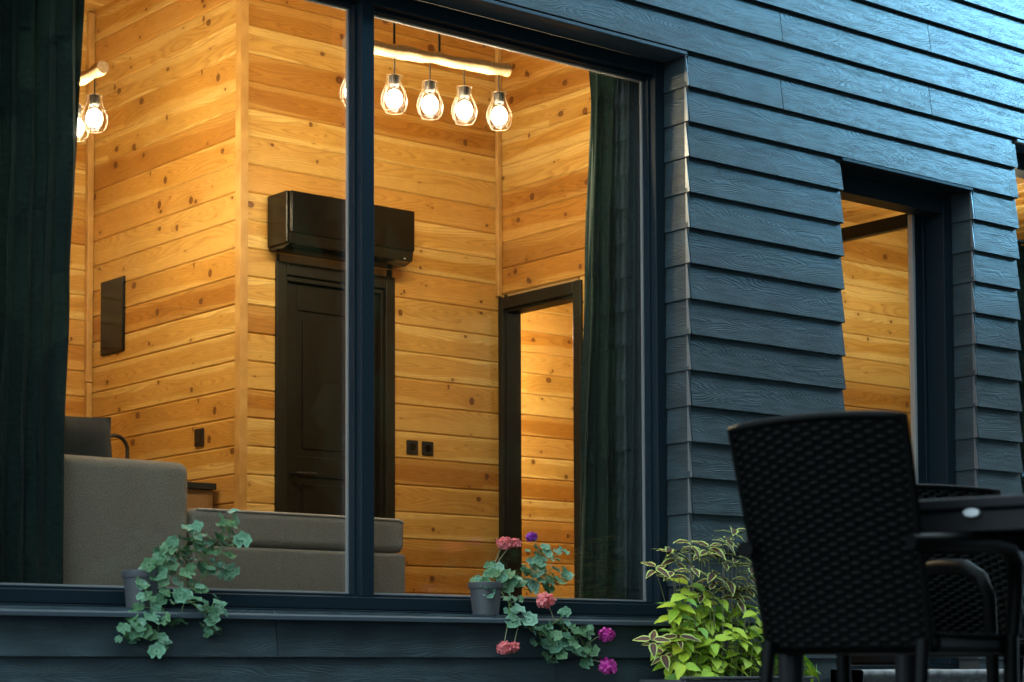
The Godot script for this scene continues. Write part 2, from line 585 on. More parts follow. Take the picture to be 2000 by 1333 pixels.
func rooms() -> void:
	plank_wall("plank_wall", "knotty pine wall holding the air conditioner and the black panel door", Vector3(5.59, FLOOR, -2.5), Vector3.RIGHT, Vector3.BACK, 1.757, FLOOR, 3.92, [[0.225, 0.990, -1.0, 2.18]])
	plank_wall("plank_wall_001", "knotty pine side wall with the narrow black panel and one switch", Vector3(5.59, FLOOR, -4.155), Vector3.BACK, Vector3.LEFT, 1.655, FLOOR, 3.92)
	plank_wall("plank_wall_002", "narrow strip of pine wall between the left curtain and the corner strip", Vector3(1.5, FLOOR, -4.155), Vector3.RIGHT, Vector3.BACK, 4.09, FLOOR, 3.92, [], PHASE - 0.02)
	plank_wall("plank_wall_003", "pine side wall with the open doorway beside the right curtain", Vector3(7.347, FLOOR, -2.5), Vector3.BACK, Vector3.LEFT, 2.24, FLOOR, 3.92, [[0.025, 0.700, -1.0, 2.13]], 1.132)
	plank_wall("plank_wall_004", "pale pine wall of the next room seen through the open doorway", Vector3(7.47, FLOOR, -4.4), Vector3.RIGHT, Vector3.BACK, 5.0, FLOOR, 2.76, [], 1.064)
	var low := plank_wall("plank_wall_005", "pine wall seen through the narrow right window behind the chair", Vector3(9.15, FLOOR, -1.66), Vector3.RIGHT, Vector3.BACK, 3.3, FLOOR, 2.76, [], 1.16)
	boxpart(low, "skirting", Vector3(9.16, FLOOR + 0.001, -1.6595), Vector3(12.4, 0.19, -1.640), M.casing, 0.004)
	plank_wall("plank_wall_006", "pine end wall of the living room hidden behind the left curtain", Vector3(1.5, FLOOR, -0.27), Vector3.FORWARD, Vector3.RIGHT, 3.885, FLOOR, 3.92)
	# the other face of the doorway wall, and the far end of the next room
	plank_wall("plank_wall_007", "back face of the pine doorway wall inside the next room", Vector3(7.455, FLOOR, -0.27), Vector3.FORWARD, Vector3.RIGHT, 4.13, FLOOR, 2.76, [[1.530, 2.205, -1.0, 2.13]], 1.132, false)
	plank_wall("plank_wall_008", "pine end wall closing the next room at its far right", Vector3(12.45, FLOOR, -4.4), Vector3.BACK, Vector3.LEFT, 4.13, FLOOR, 2.76)
	plank_ceiling("ceiling", Vector3(1.5, 3.918, -4.155), Vector3(7.347, 3.918, -0.26), true)
	plank_ceiling("low_ceiling", Vector3(7.47, 2.75, -4.4), Vector3(12.45, 2.75, -0.26), false)
	var b := MB.new()
	b.box(Vector3(1.4, -0.1, -4.45), Vector3(12.55, FLOOR, -0.2601))
	structure("floor", b, M.floor_wood)
	b = MB.new()
	b.box(Vector3(0.5, 4.4, -4.7), Vector3(13.1, 4.52, 0.03))
	structure("roof", b, M.roof)
	b = MB.new()
	b.box(Vector3(0.6, -0.4, -4.6), Vector3(13.0, 4.399, -4.49))
	b.box(Vector3(0.6, -0.4, -4.489), Vector3(0.72, 4.399, -0.262))
	b.box(Vector3(12.88, -0.4, -4.489), Vector3(13.0, 4.399, -0.262))
	var w := thing("rear_wall", "plain dark outer walls closing the back and ends of the house", "wall", Vector3(6.8, GROUND, -4.5))
	part(w, "wall_core", b, M.core)
	# corner strips
	var c := thing("corner_strip", "light pine strip covering the outer corner left of the air conditioner", "trim", Vector3(5.59, FLOOR, -2.5))
	boxpart(c, "strip", Vector3(5.5868, FLOOR, -2.545), Vector3(5.5895, 3.91, -2.4955), M.trim, 0.002)
	boxpart(c, "strip", Vector3(5.5868, FLOOR, -2.4950), Vector3(5.634, 3.91, -2.4915), M.trim, 0.002)
	c = thing("corner_strip_001", "pine strip in the inner corner above the open doorway", "trim", Vector3(7.347, 2.165, -2.5))
	boxpart(c, "strip", Vector3(7.312, 2.165, -2.499), Vector3(7.345, 3.91, -2.470), M.trim, 0.006)
	c = thing("corner_strip_002", "pine strip in the inner corner beside the left curtain", "trim", Vector3(5.59, FLOOR, -4.15))
	boxpart(c, "strip", Vector3(5.548, 1.70, -4.153), Vector3(5.588, 3.90, -4.115), M.trim, 0.006)
	boxpart(c, "strip", Vector3(5.552, FLOOR, -4.153), Vector3(5.588, 1.698, -4.118), M.trim, 0.006)


# ---------------------------------------------------------------- windows
func pane(parent: Node3D, lo: Vector3, hi: Vector3) -> void:
	var b := MB.new()
	b.box(lo, hi)
	part(parent, "pane", b, M.glass)


func windows() -> void:
	var t := thing("picture_window", "large two-pane window in a dark blue frame with flower pots on its sill", "window", Vector3(4.66, 0.21, -0.14))
	var zf := -0.133
	var zb := -0.235
	# outer frame
	boxpart(t, "jamb", Vector3(6.343, 0.255, zb), Vector3(6.398, 2.80, zf), M.frame, 0.004)
	boxpart(t, "jamb", Vector3(2.92, 0.255, zb), Vector3(3.00, 2.80, zf), M.frame, 0.004)
	boxpart(t, "top_rail", Vector3(3.00, 2.735, zb), Vector3(6.343, 2.80, zf), M.frame, 0.004)
	boxpart(t, "bottom_rail", Vector3(3.00, 0.250, zb), Vector3(6.343, 0.304, zf), M.frame, 0.006)
	boxpart(t, "mullion", Vector3(4.698, 0.304, zb), Vector3(4.762, 2.735, zf), M.frame, 0.004)
	# glazing beads
	for q in [[3.00, 4.698], [4.762, 6.343]]:
		boxpart(t, "bead", Vector3(q[0] + 0.0005, 0.306, -0.232), Vector3(q[0] + 0.010, 2.733, -0.17), M.frame, 0.002)
		boxpart(t, "bead", Vector3(q[1] - 0.010, 0.306, -0.232), Vector3(q[1] - 0.0005, 2.733, -0.17), M.frame, 0.002)
		boxpart(t, "bead", Vector3(q[0] + 0.011, 0.3045, -0.232), Vector3(q[1] - 0.011, 0.316, -0.17), M.frame, 0.002)
		boxpart(t, "bead", Vector3(q[0] + 0.011, 2.722, -0.232), Vector3(q[1] - 0.011, 2.7345, -0.17), M.frame, 0.002)
		pane(t, Vector3(q[0] + 0.002, 0.306, -0.205), Vector3(q[1] - 0.002, 2.733, -0.200))
		for e in [[q[0] + 0.0105, q[0] + 0.019, 0.3165, 2.7215], [q[1] - 0.019, q[1] - 0.0105, 0.3165, 2.7215], [q[0] + 0.0195, q[1] - 0.0195, 0.3165, 0.3245], [q[0] + 0.0195, q[1] - 0.0195, 2.7135, 2.7215]]:
			boxpart(t, "spacer", Vector3(e[0], e[2], -0.2195), Vector3(e[1], e[3], -0.2055), M.spacer, 0.001)
		pane(t, Vector3(q[0] + 0.002, 0.306, -0.225), Vector3(q[1] - 0.002, 2.733, -0.220))
	# frame foot and the sloping metal sill
	boxpart(t, "sub_rail", Vector3(2.921, 0.222, -0.225), Vector3(6.397, 0.2495, -0.1255), M.frame, 0.003)
	var b := MB.new()
	var prof := [Vector2(0.203, -0.02), Vector2(0.201, 0.064), Vector2(0.2155, 0.0655), Vector2(0.2185, 0.063), Vector2(0.2385, -0.125), Vector2(0.20, -0.125)]
	b.prism(prof, 2.93, 6.366, 1.0, 0.0, 1.0)
	part(t, "sill", b, M.sill)

	# narrow glazed door
	t = thing("glass_door", "narrow glass door frame with its leaf open inwards, behind the wicker chair", "door", Vector3(7.95, 0.0, -0.14))
	var z0 := -0.115
	var z1 := -0.235
	boxpart(t, "jamb", Vector3(8.385, 0.03, z1), Vector3(8.455, 2.48, z0), M.frame, 0.004)
	boxpart(t, "jamb", Vector3(7.449, 0.03, z1), Vector3(7.515, 2.48, z0), M.frame, 0.004)
	boxpart(t, "rebate", Vector3(8.367, 0.03, -0.335), Vector3(8.455, 2.48, -0.2355), M.frame, 0.004)
	boxpart(t, "top_rail", Vector3(7.515, 2.375, z1), Vector3(8.385, 2.48, z0), M.frame, 0.004)
	boxpart(t, "sill_rail", Vector3(7.449, 0.001, z1), Vector3(8.455, 0.0295, z0), M.frame, 0.004)
	var leaf := boxpart(t, "door_leaf", Vector3(8.305, 0.04, -0.290), Vector3(8.365, 2.40, -0.245), M.frame, 0.006)
	boxpart(leaf, "stile", Vector3(8.295, 0.04, -1.115), Vector3(8.365, 2.40, -1.025), M.frame, 0.006)
	boxpart(leaf, "rail", Vector3(8.307, 2.33, -1.024), Vector3(8.363, 2.399, -0.291), M.casing, 0.006)
	boxpart(leaf, "rail", Vector3(8.307, 0.041, -1.024), Vector3(8.363, 0.14, -0.291), M.frame, 0.006)
	boxpart(leaf, "hinge_cover", Vector3(8.284, 0.06, -0.268), Vector3(8.3045, 2.38, -0.238), M.spacer, 0.003)
	b = MB.new()
	b.box(Vector3(8.327, 0.141, -1.023), Vector3(8.333, 2.329, -0.292))
	part(leaf, "pane", b, M.glass)
	b = MB.new()
	b.tube([Vector3(8.294, 1.36, -1.07), Vector3(8.25, 1.36, -1.07), Vector3(8.235, 1.36, -1.05), Vector3(8.235, 1.355, -0.94)], [0.009], 8)
	part(leaf, "handle", b, M.steel)

	# next window at the right edge
	t = thing("tall_window", "tall dark-framed window at the right edge of the wall", "window", Vector3(9.37, 0.10, -0.14))
	boxpart(t, "jamb", Vector3(8.837, 0.101, z1), Vector3(8.905, 2.80, z0), M.frame, 0.004)
	boxpart(t, "jamb", Vector3(9.83, 0.101, z1), Vector3(9.899, 2.80, z0), M.frame, 0.004)
	boxpart(t, "top_rail", Vector3(8.905, 2.71, z1), Vector3(9.83, 2.80, z0), M.frame, 0.004)
	boxpart(t, "bottom_rail", Vector3(8.905, 0.101, z1), Vector3(9.83, 0.18, z0), M.frame, 0.004)
	pane(t, Vector3(8.907, 0.182, -0.20), Vector3(9.828, 2.708, -0.194))

	# step in front of the door
	b = MB.new()
	var rows := []
	for i in 41:
		var x := 7.30 + 2.7 * i / 40.0
		var w := 0.004 * sin(i * 1.7) + 0.003 * sin(i * 4.1)
		rows.append([Vector3(x, -0.38, 0.16 + w), Vector3(x, -0.040 + w * 0.5, 0.16 + w), Vector3(x, -0.034 + w * 0.5, 0.235 + w), Vector3(x, -0.004 + w * 0.4, 0.240 + w), Vector3(x, 0.006 + w * 0.4, 0.225 + w), Vector3(x, 0.007, 0.036)])
	b.grid(rows)
	var left := []
	var right := []
	for p in rows[0]:
		left.append(p)
	left.append(Vector3(7.30, -0.38, 0.036))
	for p in rows[40]:
		right.append(p)
	right.append(Vector3(10.0, -0.38, 0.036))
	right.reverse()
	b.fan(left); b.fan(right)
	tag(node(self, "door_step", b.done(), M.concrete), "rough pale stone step below the glass door behind the chair legs", "step")


# ---------------------------------------------------------------- inside
func interior() -> void:
	# panel door
	var z := -2.5
	var t := thing("panel_door", "closed black panelled door under the air conditioner", "door", Vector3(6.2, FLOOR, -2.5))
	boxpart(t, "casing", Vector3(5.808, FLOOR, z - 0.03), Vector3(5.872, 2.188, z + 0.018), M.casing, 0.006)
	boxpart(t, "casing", Vector3(6.523, FLOOR, z - 0.03), Vector3(6.587, 2.188, z + 0.018), M.casing, 0.006)
	boxpart(t, "casing", Vector3(5.8725, 2.118, z - 0.03), Vector3(6.5225, 2.187, z + 0.018), M.casing, 0.006)
	boxpart(t, "stop", Vector3(5.8725, FLOOR, z - 0.07), Vector3(5.890, 2.1175, z - 0.004), M.casing, 0.003)
	boxpart(t, "stop", Vector3(6.505, FLOOR, z - 0.07), Vector3(6.5225, 2.1175, z - 0.004), M.casing, 0.003)
	boxpart(t, "stop", Vector3(5.8905, 2.092, z - 0.07), Vector3(6.5045, 2.1175, z - 0.004), M.casing, 0.003)
	var leaf := boxpart(t, "door_leaf", Vector3(5.891, FLOOR + 0.006, z - 0.068), Vector3(6.504, 2.09, z - 0.045), M.door, 0.002)
	var zs := z - 0.034
	for q in [[5.8915, 5.975, 0.04, 2.088], [6.42, 6.5035, 0.04, 2.088], [5.9755, 6.4195, 1.945, 2.088], [5.9755, 6.4195, 1.05, 1.16], [5.9755, 6.4195, 0.04, 0.26]]:
		boxpart(leaf, "rail", Vector3(q[0], q[2], z - 0.0455), Vector3(q[1], q[3], zs), M.door, 0.005)
	for q in [[1.20, 1.905], [0.30, 1.01]]:
		boxpart(leaf, "panel", Vector3(6.01, q[0], z - 0.0455), Vector3(6.385, q[1], zs - 0.003), M.door, 0.008)
	var b := MB.new()
	b.tube([Vector3(5.94, 1.06, zs), Vector3(5.94, 1.06, zs + 0.045), Vector3(5.955, 1.06, zs + 0.055), Vector3(6.06, 1.06, zs + 0.055)], [0.009], 8)
	part(leaf, "handle", b, M.black_matte)

	# doorway in the side wall
	var x := 7.347
	t = thing("doorway_frame", "black frame of the open doorway beside the right curtain", "doorway", Vector3(x, FLOOR, -2.14))
	boxpart(t, "casing", Vector3(x - 0.018, FLOOR, -2.497), Vector3(x + 0.01, 2.16, -2.455), M.casing, 0.006)
	boxpart(t, "casing", Vector3(x - 0.018, FLOOR, -1.842), Vector3(x + 0.01, 2.16, -1.775), M.casing, 0.006)
	boxpart(t, "casing", Vector3(x - 0.018, 2.09, -2.4545), Vector3(x + 0.01, 2.159, -1.8425), M.casing, 0.006)
	boxpart(t, "jamb", Vector3(x + 0.0105, FLOOR, -2.475), Vector3(x + 0.118, 2.13, -2.448), M.casing, 0.004)
	boxpart(t, "jamb", Vector3(x + 0.0105, FLOOR, -1.828), Vector3(x + 0.118, 2.13, -1.801), M.casing, 0.004)
	boxpart(t, "head", Vector3(x + 0.0105, 2.075, -2.4475), Vector3(x + 0.118, 2.10, -1.8285), M.casing, 0.004)

	# air conditioner
	t = thing("air_conditioner", "wide glossy black air conditioner on the pine wall above the door", "air conditioner", Vector3(6.17, 2.23, -2.5))
	b = MB.new()
	var prof := [Vector2(2.235, -2.498), Vector2(2.228, -2.36), Vector2(2.246, -2.300), Vector2(2.292, -2.288), Vector2(2.50, -2.292), Vector2(2.524, -2.312), Vector2(2.53, -2.498)]
	b.prism(prof, 5.770, 6.566, 1.0, 0.0, 1.0)
	part(t, "body", b, M.unit)
	b = MB.new()
	b.rbox(Vector3(5.764, 2.297, -2.302), Vector3(6.572, 2.522, -2.279), 0.009)
	part(t, "front_panel", b, M.black_gloss)
	b = MB.new()
	b.rbox(Vector3(5.80, 2.236, -2.330), Vector3(6.536, 2.244, -2.278), 0.003)
	part(t, "air_flap", b, M.black_gloss)
	boxpart(t, "side_cap", Vector3(5.756, 2.25, -2.497), Vector3(5.7695, 2.525, -2.31), M.unit, 0.006)
	boxpart(t, "side_cap", Vector3(6.5665, 2.25, -2.497), Vector3(6.580, 2.525, -2.31), M.unit, 0.006)
	boxpart(t, "indicator", Vector3(6.50, 2.250, -2.2875), Vector3(6.512, 2.256, -2.284), M.badge, 0.001)

	# sockets and switches
	for q in [[6.672, "left one of the two black wall sockets beside the doorway"], [6.779, "right one of the two black wall sockets, nearer the doorway"]]:
		t = thing("wall_socket", q[1], "socket", Vector3(q[0] + 0.039, 1.25, -2.5), 0.0, "black sockets on the pine wall")
		boxpart(t, "plate", Vector3(q[0], 1.212, -2.4995), Vector3(q[0] + 0.078, 1.291, -2.489), M.black_matte, 0.004)
		b = MB.new()
		b.tube([Vector3(q[0] + 0.039, 1.2515, -2.4888), Vector3(q[0] + 0.039, 1.2515, -2.486)], [0.02], 20)
		part(t, "insert", b, M.black_gloss)
	t = thing("wall_switch", "small black switch on the pine side wall above the sofa", "switch", Vector3(5.59, 1.26, -2.9))
	boxpart(t, "plate", Vector3(5.578, 1.216, -2.942), Vector3(5.5895, 1.312, -2.852), M.black_matte, 0.004)
	boxpart(t, "rocker", Vector3(5.5745, 1.232, -2.925), Vector3(5.5775, 1.296, -2.869), M.black_matte, 0.001)
	t = thing("wall_panel", "tall narrow black glossy panel on the pine side wall", "panel", Vector3(5.59, 2.05, -3.87))
	boxpart(t, "cover", Vector3(5.573, 1.842, -4.0), Vector3(5.5895, 2.27, -3.737), M.black_gloss, 0.003)
	boxpart(t, "edge", Vector3(5.5895, 1.838, -4.004), Vector3(5.5899, 2.274, -3.733), M.black_matte, 0.0001)

	# kitchen counter and tap
	t = thing("kitchen_counter", "wooden kitchen counter end with a dark worktop behind the sofa", "counter", Vector3(5.28, FLOOR, -3.4))
	boxpart(t, "cabinet", Vector3(5.02, FLOOR, -4.10), Vector3(5.565, 0.965, -2.72), M.counter_side, 0.003)
	boxpart(t, "worktop", Vector3(4.99, 0.9655, -4.11), Vector3(5.57, 1.0, -2.69), M.black_matte, 0.004)
	boxpart(t, "rail", Vector3(5.06, 0.84, -2.7195), Vector3(5.54, 0.86, -2.712), M.counter_side, 0.002)
	t = thing("tap", "thin black gooseneck tap rising behind the sofa and cushion", "tap", Vector3(5.34, 1.0, -3.25))
	var arc := []
	for i in 15:
		var w := PI * i / 14.0
		arc.append(Vector3(5.270 + 0.075 * cos(w), 1.21 + 0.075 * sin(w), -3.25))
	arc.push_front(Vector3(5.345, 1.0, -3.25))
	arc.append(Vector3(5.195, 1.15, -3.25))
	b = MB.new()
	b.tube(arc, [0.011], 10)
	part(t, "spout", b, M.black_matte)
	b = MB.new()
	b.lathe(Vector3(5.345, 1.0, -3.25), [Vector2(0.0, 0.0), Vector2(0.026, 0.0), Vector2(0.026, 0.04), Vector2(0.012, 0.05)])
	part(t, "base", b, M.black_matte)

	# sofa: its high and low backs turned to the window
	t = thing("sofa", "grey beige corner sofa with its back to the large window", "sofa", Vector3(4.0, FLOOR, -0.9))
	b = MB.new()
	b.rbox(Vector3(2.35, FLOOR + 0.02, -0.64), Vector3(4.070, 0.829, -0.40), 0.045, true)
	part(t, "high_back", b, M.sofa_cloth)
	b = MB.new()
	b.rbox(Vector3(4.074, 0.506, -0.62), Vector3(5.122, 0.652, -0.402), 0.035, true)
	part(t, "low_back", b, M.sofa_cloth)
	b = MB.new()
	b.rbox(Vector3(4.074, FLOOR + 0.02, -0.62), Vector3(5.122, 0.504, -0.40), 0.018)
	part(t, "low_back", b, M.sofa_cloth)
	for q in [[0.645, -0.409], [0.645, -0.613]]:
		b = MB.new()
		b.tube([Vector3(4.10, q[0], q[1]), Vector3(4.6, q[0] + 0.001, q[1]), Vector3(5.09, q[0], q[1]), Vector3(5.112, q[0] - 0.012, q[1])], [0.006], 8)
		part(t, "piping", b, M.piping)
	for q in [[2.35, 3.25], [3.26, 4.16], [4.17, 5.10]]:
		b = MB.new()
		b.rbox(Vector3(q[0], FLOOR + 0.02, -1.35), Vector3(q[1], 0.46, -0.645), 0.04, true)
		part(t, "seat", b, M.sofa_cloth)
	# cushion
	t = thing("cushion", "dark cushion standing on the sofa behind its high back", "cushion", Vector3(3.72, 0.46, -0.82), 0.12)
	b = MB.new()
	for side in [1.0, -1.0]:
		var rows := []
		for i in 13:
			var row := []
			for j in 13:
				var u := -1.0 + i / 6.0
				var w := -1.0 + j / 6.0
				var puff := pow(maxf(0.0, 1.0 - u * u * u * u) * maxf(0.0, 1.0 - w * w * w * w), 0.5)
				var pull := 1.0 - 0.07 * (1.0 - w * w * 0.6 - u * u * 0.6) if absf(u) > 0.99 or absf(w) > 0.99 else 1.0
				row.append(Vector3(w * 0.245 * pull, 0.30 + u * 0.285 * (1.0 - 0.05 * (1.0 - w * w) * absf(u)), side * (0.004 + 0.085 * puff) - 0.02 * u))
			rows.append(row)
		b.grid(rows, false, side < 0)
	node(t, "cover", b.done(), M.dark_cloth)

	# curtains
	curtain("curtain", "long dark green velvet curtain at the left edge of the large window", 2.55, 3.50, -0.34, 0.05, 3.2, [[0.0, 0.012], [0.26, 0.0], [0.45, 0.025], [0.62, 0.055], [1.0, 0.07]], 13, 3)
	curtain("curtain_001", "dark curtain gathered at the right side of the large window", 6.115, 6.54, -0.36, 0.05, 3.0, [[0.0, -0.085], [0.3, -0.045], [0.6, 0.0], [0.9, 0.03], [1.0, 0.035]], 8, 5, true)
	curtain("curtain_002", "dark curtain hanging inside the tall window at the right edge", 8.93, 9.75, -0.36, 0.1, 2.38, [[0.0, 0.0], [1.0, 0.0]], 9, 8)

	# pendant lamps
	lamp_bar("pendant_lamp", "log pendant lamp with five lit glass bulbs above the room", Vector3(5.256, 2.9, -1.051), Vector3(6.122, 2.9, -0.924), [0.045, 0.289, 0.507, 0.72, 0.941], [0.289, 0.565], 3.915)
	lamp_bar("pendant_lamp_001", "log pendant lamp partly hidden behind the left curtain", Vector3(4.57, 2.905, -2.10), Vector3(4.60, 2.905, -2.98), [0.10, 0.33, 0.56, 0.80], [0.3, 0.7], 3.915)
	# lamps of the next room
	for q in [[Vector3(8.30, 2.20, -3.75), "lit bare bulb hanging in the room beyond the doorway", 0.44], [Vector3(9.53, 2.3, -0.72), "lit bare bulb hanging behind the wall right of the glass door", 0.072]]:
		t = thing("ceiling_bulb", q[1], "lamp", q[0] as Vector3, 0.0, "bare bulbs of the next room")
		var at: Vector3 = q[0]
		b = MB.new()
		b.tube([Vector3(at.x, 2.748, at.z), at + Vector3(0, 0.11, 0)], [0.004], 6)
		part(t, "cord", b, M.cord)
		b = MB.new()
		b.lathe(at + Vector3(0, 0.045, 0), [Vector2(0.0, 0.0), Vector2(0.02, 0.0), Vector2(0.022, 0.06), Vector2(0.0, 0.065)], 14)
		part(t, "socket", b, M.black_matte)
		light_bulb(t, at, 0.035, q[2], lin(1.0, 0.90, 0.62))


func light_bulb(t: Node3D, at: Vector3, r: float, energy: float, color := Color(1.0, 0.901, 0.71)) -> void:
	var b := MB.new()
	var prof := []
	for i in 13:
		var w := -PI / 2 + PI * i / 12.0
		prof.append(Vector2(maxf(r * cos(w), 0.0001), r * sin(w) * (1.25 if w > 0 else 1.0)))
	b.lathe(at, prof, 18)
	part(t, "bulb", b, M.bulb)
	var l := OmniLight3D.new()
	l.name = "bulb_glow"
	l.light_energy = energy
	l.light_color = color
	l.light_size = r * 0.8
	l.omni_range = 12.0
	l.omni_attenuation = 2.0
	l.shadow_enabled = true
	t.add_child(l, true)
	l.position = at - t.position


func lamp_bar(called: String, label: String, a: Vector3, e: Vector3, bulbs: Array, rods: Array, top: float) -> void:
	var t := thing(called, label, "lamp", (a + e) / 2.0, 0.0, "log pendant lamps")
	var b := MB.new()
	var pts := []
	var rad := []
	var wob := noise(int(a.x * 100), 1.0)
	for i in 25:
		var w := i / 24.0
		pts.append(a.lerp(e, w) + Vector3(0, 0.005 * wob.get_noise_2d(w * 5.0, 0.0), 0.005 * wob.get_noise_2d(w * 4.0, 9.0)))
		rad.append(0.031 + 0.006 * wob.get_noise_2d(w * 7.0, 30.0))
	b.tube(pts, rad, 14)
	part(t, "log", b, M.log)
	for w in rods:
		var p := a.lerp(e, w)
		b = MB.new()
		b.tube([p + Vector3(0, 0.034, 0), Vector3(p.x, top, p.z)], [0.006], 6)
		part(t, "rod", b, M.cord)
	for w in bulbs:
		var p := a.lerp(e, w) + Vector3(0, -0.22, 0)
		var sway: float = 0.006 * sin(w * 31.0)
		b = MB.new()
		b.tube([p + Vector3(sway * 0.4, 0.19, 0), p + Vector3(sway, 0.15, 0), p + Vector3(0, 0.105, 0)], [0.0035], 6)
		part(t, "cord", b, M.cord)
		b = MB.new()
		b.lathe(p + Vector3(0, 0.05, 0), [Vector2(0.0, 0.0), Vector2(0.021, 0.0), Vector2(0.025, 0.012), Vector2(0.025, 0.05), Vector2(0.012, 0.056), Vector2(0.004, 0.062), Vector2(0.0, 0.062)], 16)
		part(t, "socket", b, M.black_matte)
		# pear-shaped clear glass
		b = MB.new()
		b.lathe(p, [Vector2(0.040, -0.068), Vector2(0.055, -0.050), Vector2(0.063, -0.020), Vector2(0.060, 0.008), Vector2(0.048, 0.036), Vector2(0.036, 0.062), Vector2(0.033, 0.095)], 28)
		part(t, "glass_shade", b, M.lamp_glass)
		var cage := MB.new()
		for k in 6:
			var g := TAU * k / 6.0 + 0.3
			var line := []
			for q in [Vector2(0.036, 0.100), Vector2(0.037, 0.062), Vector2(0.050, 0.036), Vector2(0.0625, 0.008), Vector2(0.0655, -0.020), Vector2(0.057, -0.051), Vector2(0.042, -0.070)]:
				line.append(p + Vector3(cos(g) * q.x, q.y, sin(g) * q.x))
			cage.tube(line, [0.0010], 5)
		for q in [Vector2(0.042, -0.070), Vector2(0.036, 0.100)]:
			var hoop := []
			for k in 21:
				hoop.append(p + Vector3(cos(TAU * k / 20.0) * q.x, q.y, sin(TAU * k / 20.0) * q.x))
			cage.tube(hoop, [0.0010], 5, false)
		part(t, "wire_cage", cage, M.wire)
		light_bulb(t, p + Vector3(0, -0.012, 0), 0.040, 0.073)


func curtain(called: String, label: String, x0: float, x1: float, z: float, y0: float, y1: float, edge: Array, folds: int, s: int, left_edge := false) -> void:
	var t := thing(called, label, "curtain", Vector3((x0 + x1) / 2, y0, z))
	var wob := noise(s * 17, 1.0)
	var rows := []
	var back := []
	for i in 36:
		var v := i / 35.0
		var y := lerpf(y0, y1, v)
		var shift := 0.0
		for k in edge.size() - 1:
			if v >= edge[k][0] and v <= edge[k + 1][0]:
				shift = lerpf(edge[k][1], edge[k + 1][1], smoothstep(edge[k][0], edge[k + 1][0], v))
		var row := []
		var rev := []
		var n := folds * 12
		for j in n + 1:
			var u := float(j) / n
			var w := 1.0 - u if left_edge else u
			var x := lerpf(x0, x1, u) + shift * w
			var phase := u * folds * TAU + 1.6 * wob.get_noise_2d(u * 3.0, v * 1.3)
			var deep := 0.030 + 0.016 * wob.get_noise_2d(u * 6.0, 20.0 + v)
			var p := Vector3(x + 0.010 * sin(phase * 2.0), y, z + deep * sin(phase) + 0.012 * sin(phase * 0.5 + 1.0 + v))
			row.append(p)
			rev.append(p - Vector3(0, 0, 0.004))
		rows.append(row)
		back.append(rev)
	var b := MB.new()
	b.grid(rows)
	b.grid(back, false, true)
	part(t, "drape", b, M.velvet)
	b = MB.new()
	b.tube([Vector3(x0 - 0.1, y1 + 0.02, z), Vector3(x1 + 0.06, y1 + 0.02, z)], [0.012], 8)
	part(t, "rail", b, M.black_matte)


# ---------------------------------------------------------------- plants
func leaf_basis(dir: Vector3, up: Vector3) -> Basis:
	var z := dir.normalized()
	var x := up.cross(z)
	if x.length() < 0.05:
		x = Vector3.RIGHT.cross(z)
	x = x.normalized()
	return Basis(x, z.cross(x), z)


# round scalloped geranium leaf, radius 1 cm units scaled later; lies in xz with its notch at -z
func geranium_leaf(k: int) -> ArrayMesh:
	var r := RandomNumberGenerator.new()
	r.seed = 70 + k
	var b := MB.new()
	var rows := []
	var cols := []
	var ph := r.randf() * TAU
	var hue := [Color(0.13, 0.31, 0.19), Color(0.10, 0.25, 0.13), Color(0.19, 0.39, 0.25), Color(0.07, 0.19, 0.07), Color(0.15, 0.30, 0.14), Color(0.22, 0.42, 0.30)][k % 6] as Color
	for i in 6:
		var f := i / 5.0
		var row := []
		var line := []
		for j in 43:
			var w := -PI + TAU * j / 42.0
			var notch := exp(-pow((PI - absf(w)) / 0.22, 2.0))
			var edge := 1.0 + 0.085 * cos(7.0 * w) + 0.035 * cos(21.0 * w + ph) - 0.62 * notch
			var q := f * edge
			var h := 0.16 * q * q * sin(3.5 * w + ph) * 0.8 + 0.28 * q * q - 0.12 * q
			row.append(Vector3(sin(w) * q, h, cos(w) * q))
			line.append(hue.lerp(Color(0.03, 0.085, 0.035), 0.55 * smoothstep(0.30, 0.55, f) * (1.0 - smoothstep(0.6, 0.85, f))).lerp(Color(0.25, 0.42, 0.26), 0.35 * pow(absf(cos(3.5 * w)), 14.0) * (1.0 - f)))
		rows.append(row)
		cols.append(line)
	b.grid(rows, false, false, cols)
	return b.done()


# pointed ovate leaf along +z, one unit long
func ovate_leaf(k: int, wide: float, inner: Color, outer: Color, rim: float) -> ArrayMesh:
	var r := RandomNumberGenerator.new()
	r.seed = 170 + k
	var b := MB.new()
	var rows := []
	var cols := []
	var bend := r.randf_range(0.15, 0.4)
	var cup := r.randf_range(0.1, 0.35)
	for i in 13:
		var f := i / 12.0
		var half := wide * pow(sin(PI * pow(f, 0.72)), 0.85) * (1.0 - 0.25 * f) if f > 0.0 and f < 1.0 else 0.004
		half *= 1.0 + (0.07 if i % 2 else -0.05) * float(f > 0.1 and f < 0.95)
		var row := []
		var line := []
		var solid := f < 0.06 or f > 0.88
		for s in [-1.0, -rim, -rim + 0.09, -0.3, 0.0, 0.3, rim - 0.09, rim, 1.0]:
			var x: float = s * half
			row.append(Vector3(x, cup * absf(x) - bend * f * f + 0.015 * sin(f * 16.0) * absf(s), f))
			line.append(outer if absf(s) > rim - 0.01 or solid else inner.lerp(outer, 0.10 if absf(s) < 0.05 else 0.0))
		rows.append(row)
		cols.append(line)
	b.grid(rows, false, false, cols)
	return b.done()


func stem_to(b: MB, a: Vector3, e: Vector3, lift: float, r0: float, r1: float, color: Color) -> void:
	b.col = color
	var pts := []
	var rad := []
	for i in 7:
		var f := i / 6.0
		pts.append(a.lerp(e, f) + Vector3(0, lift * 4.0 * f * (1.0 - f), 0))
		rad.append(lerpf(r0, r1, f))
	b.tube(pts, rad, 5, false)


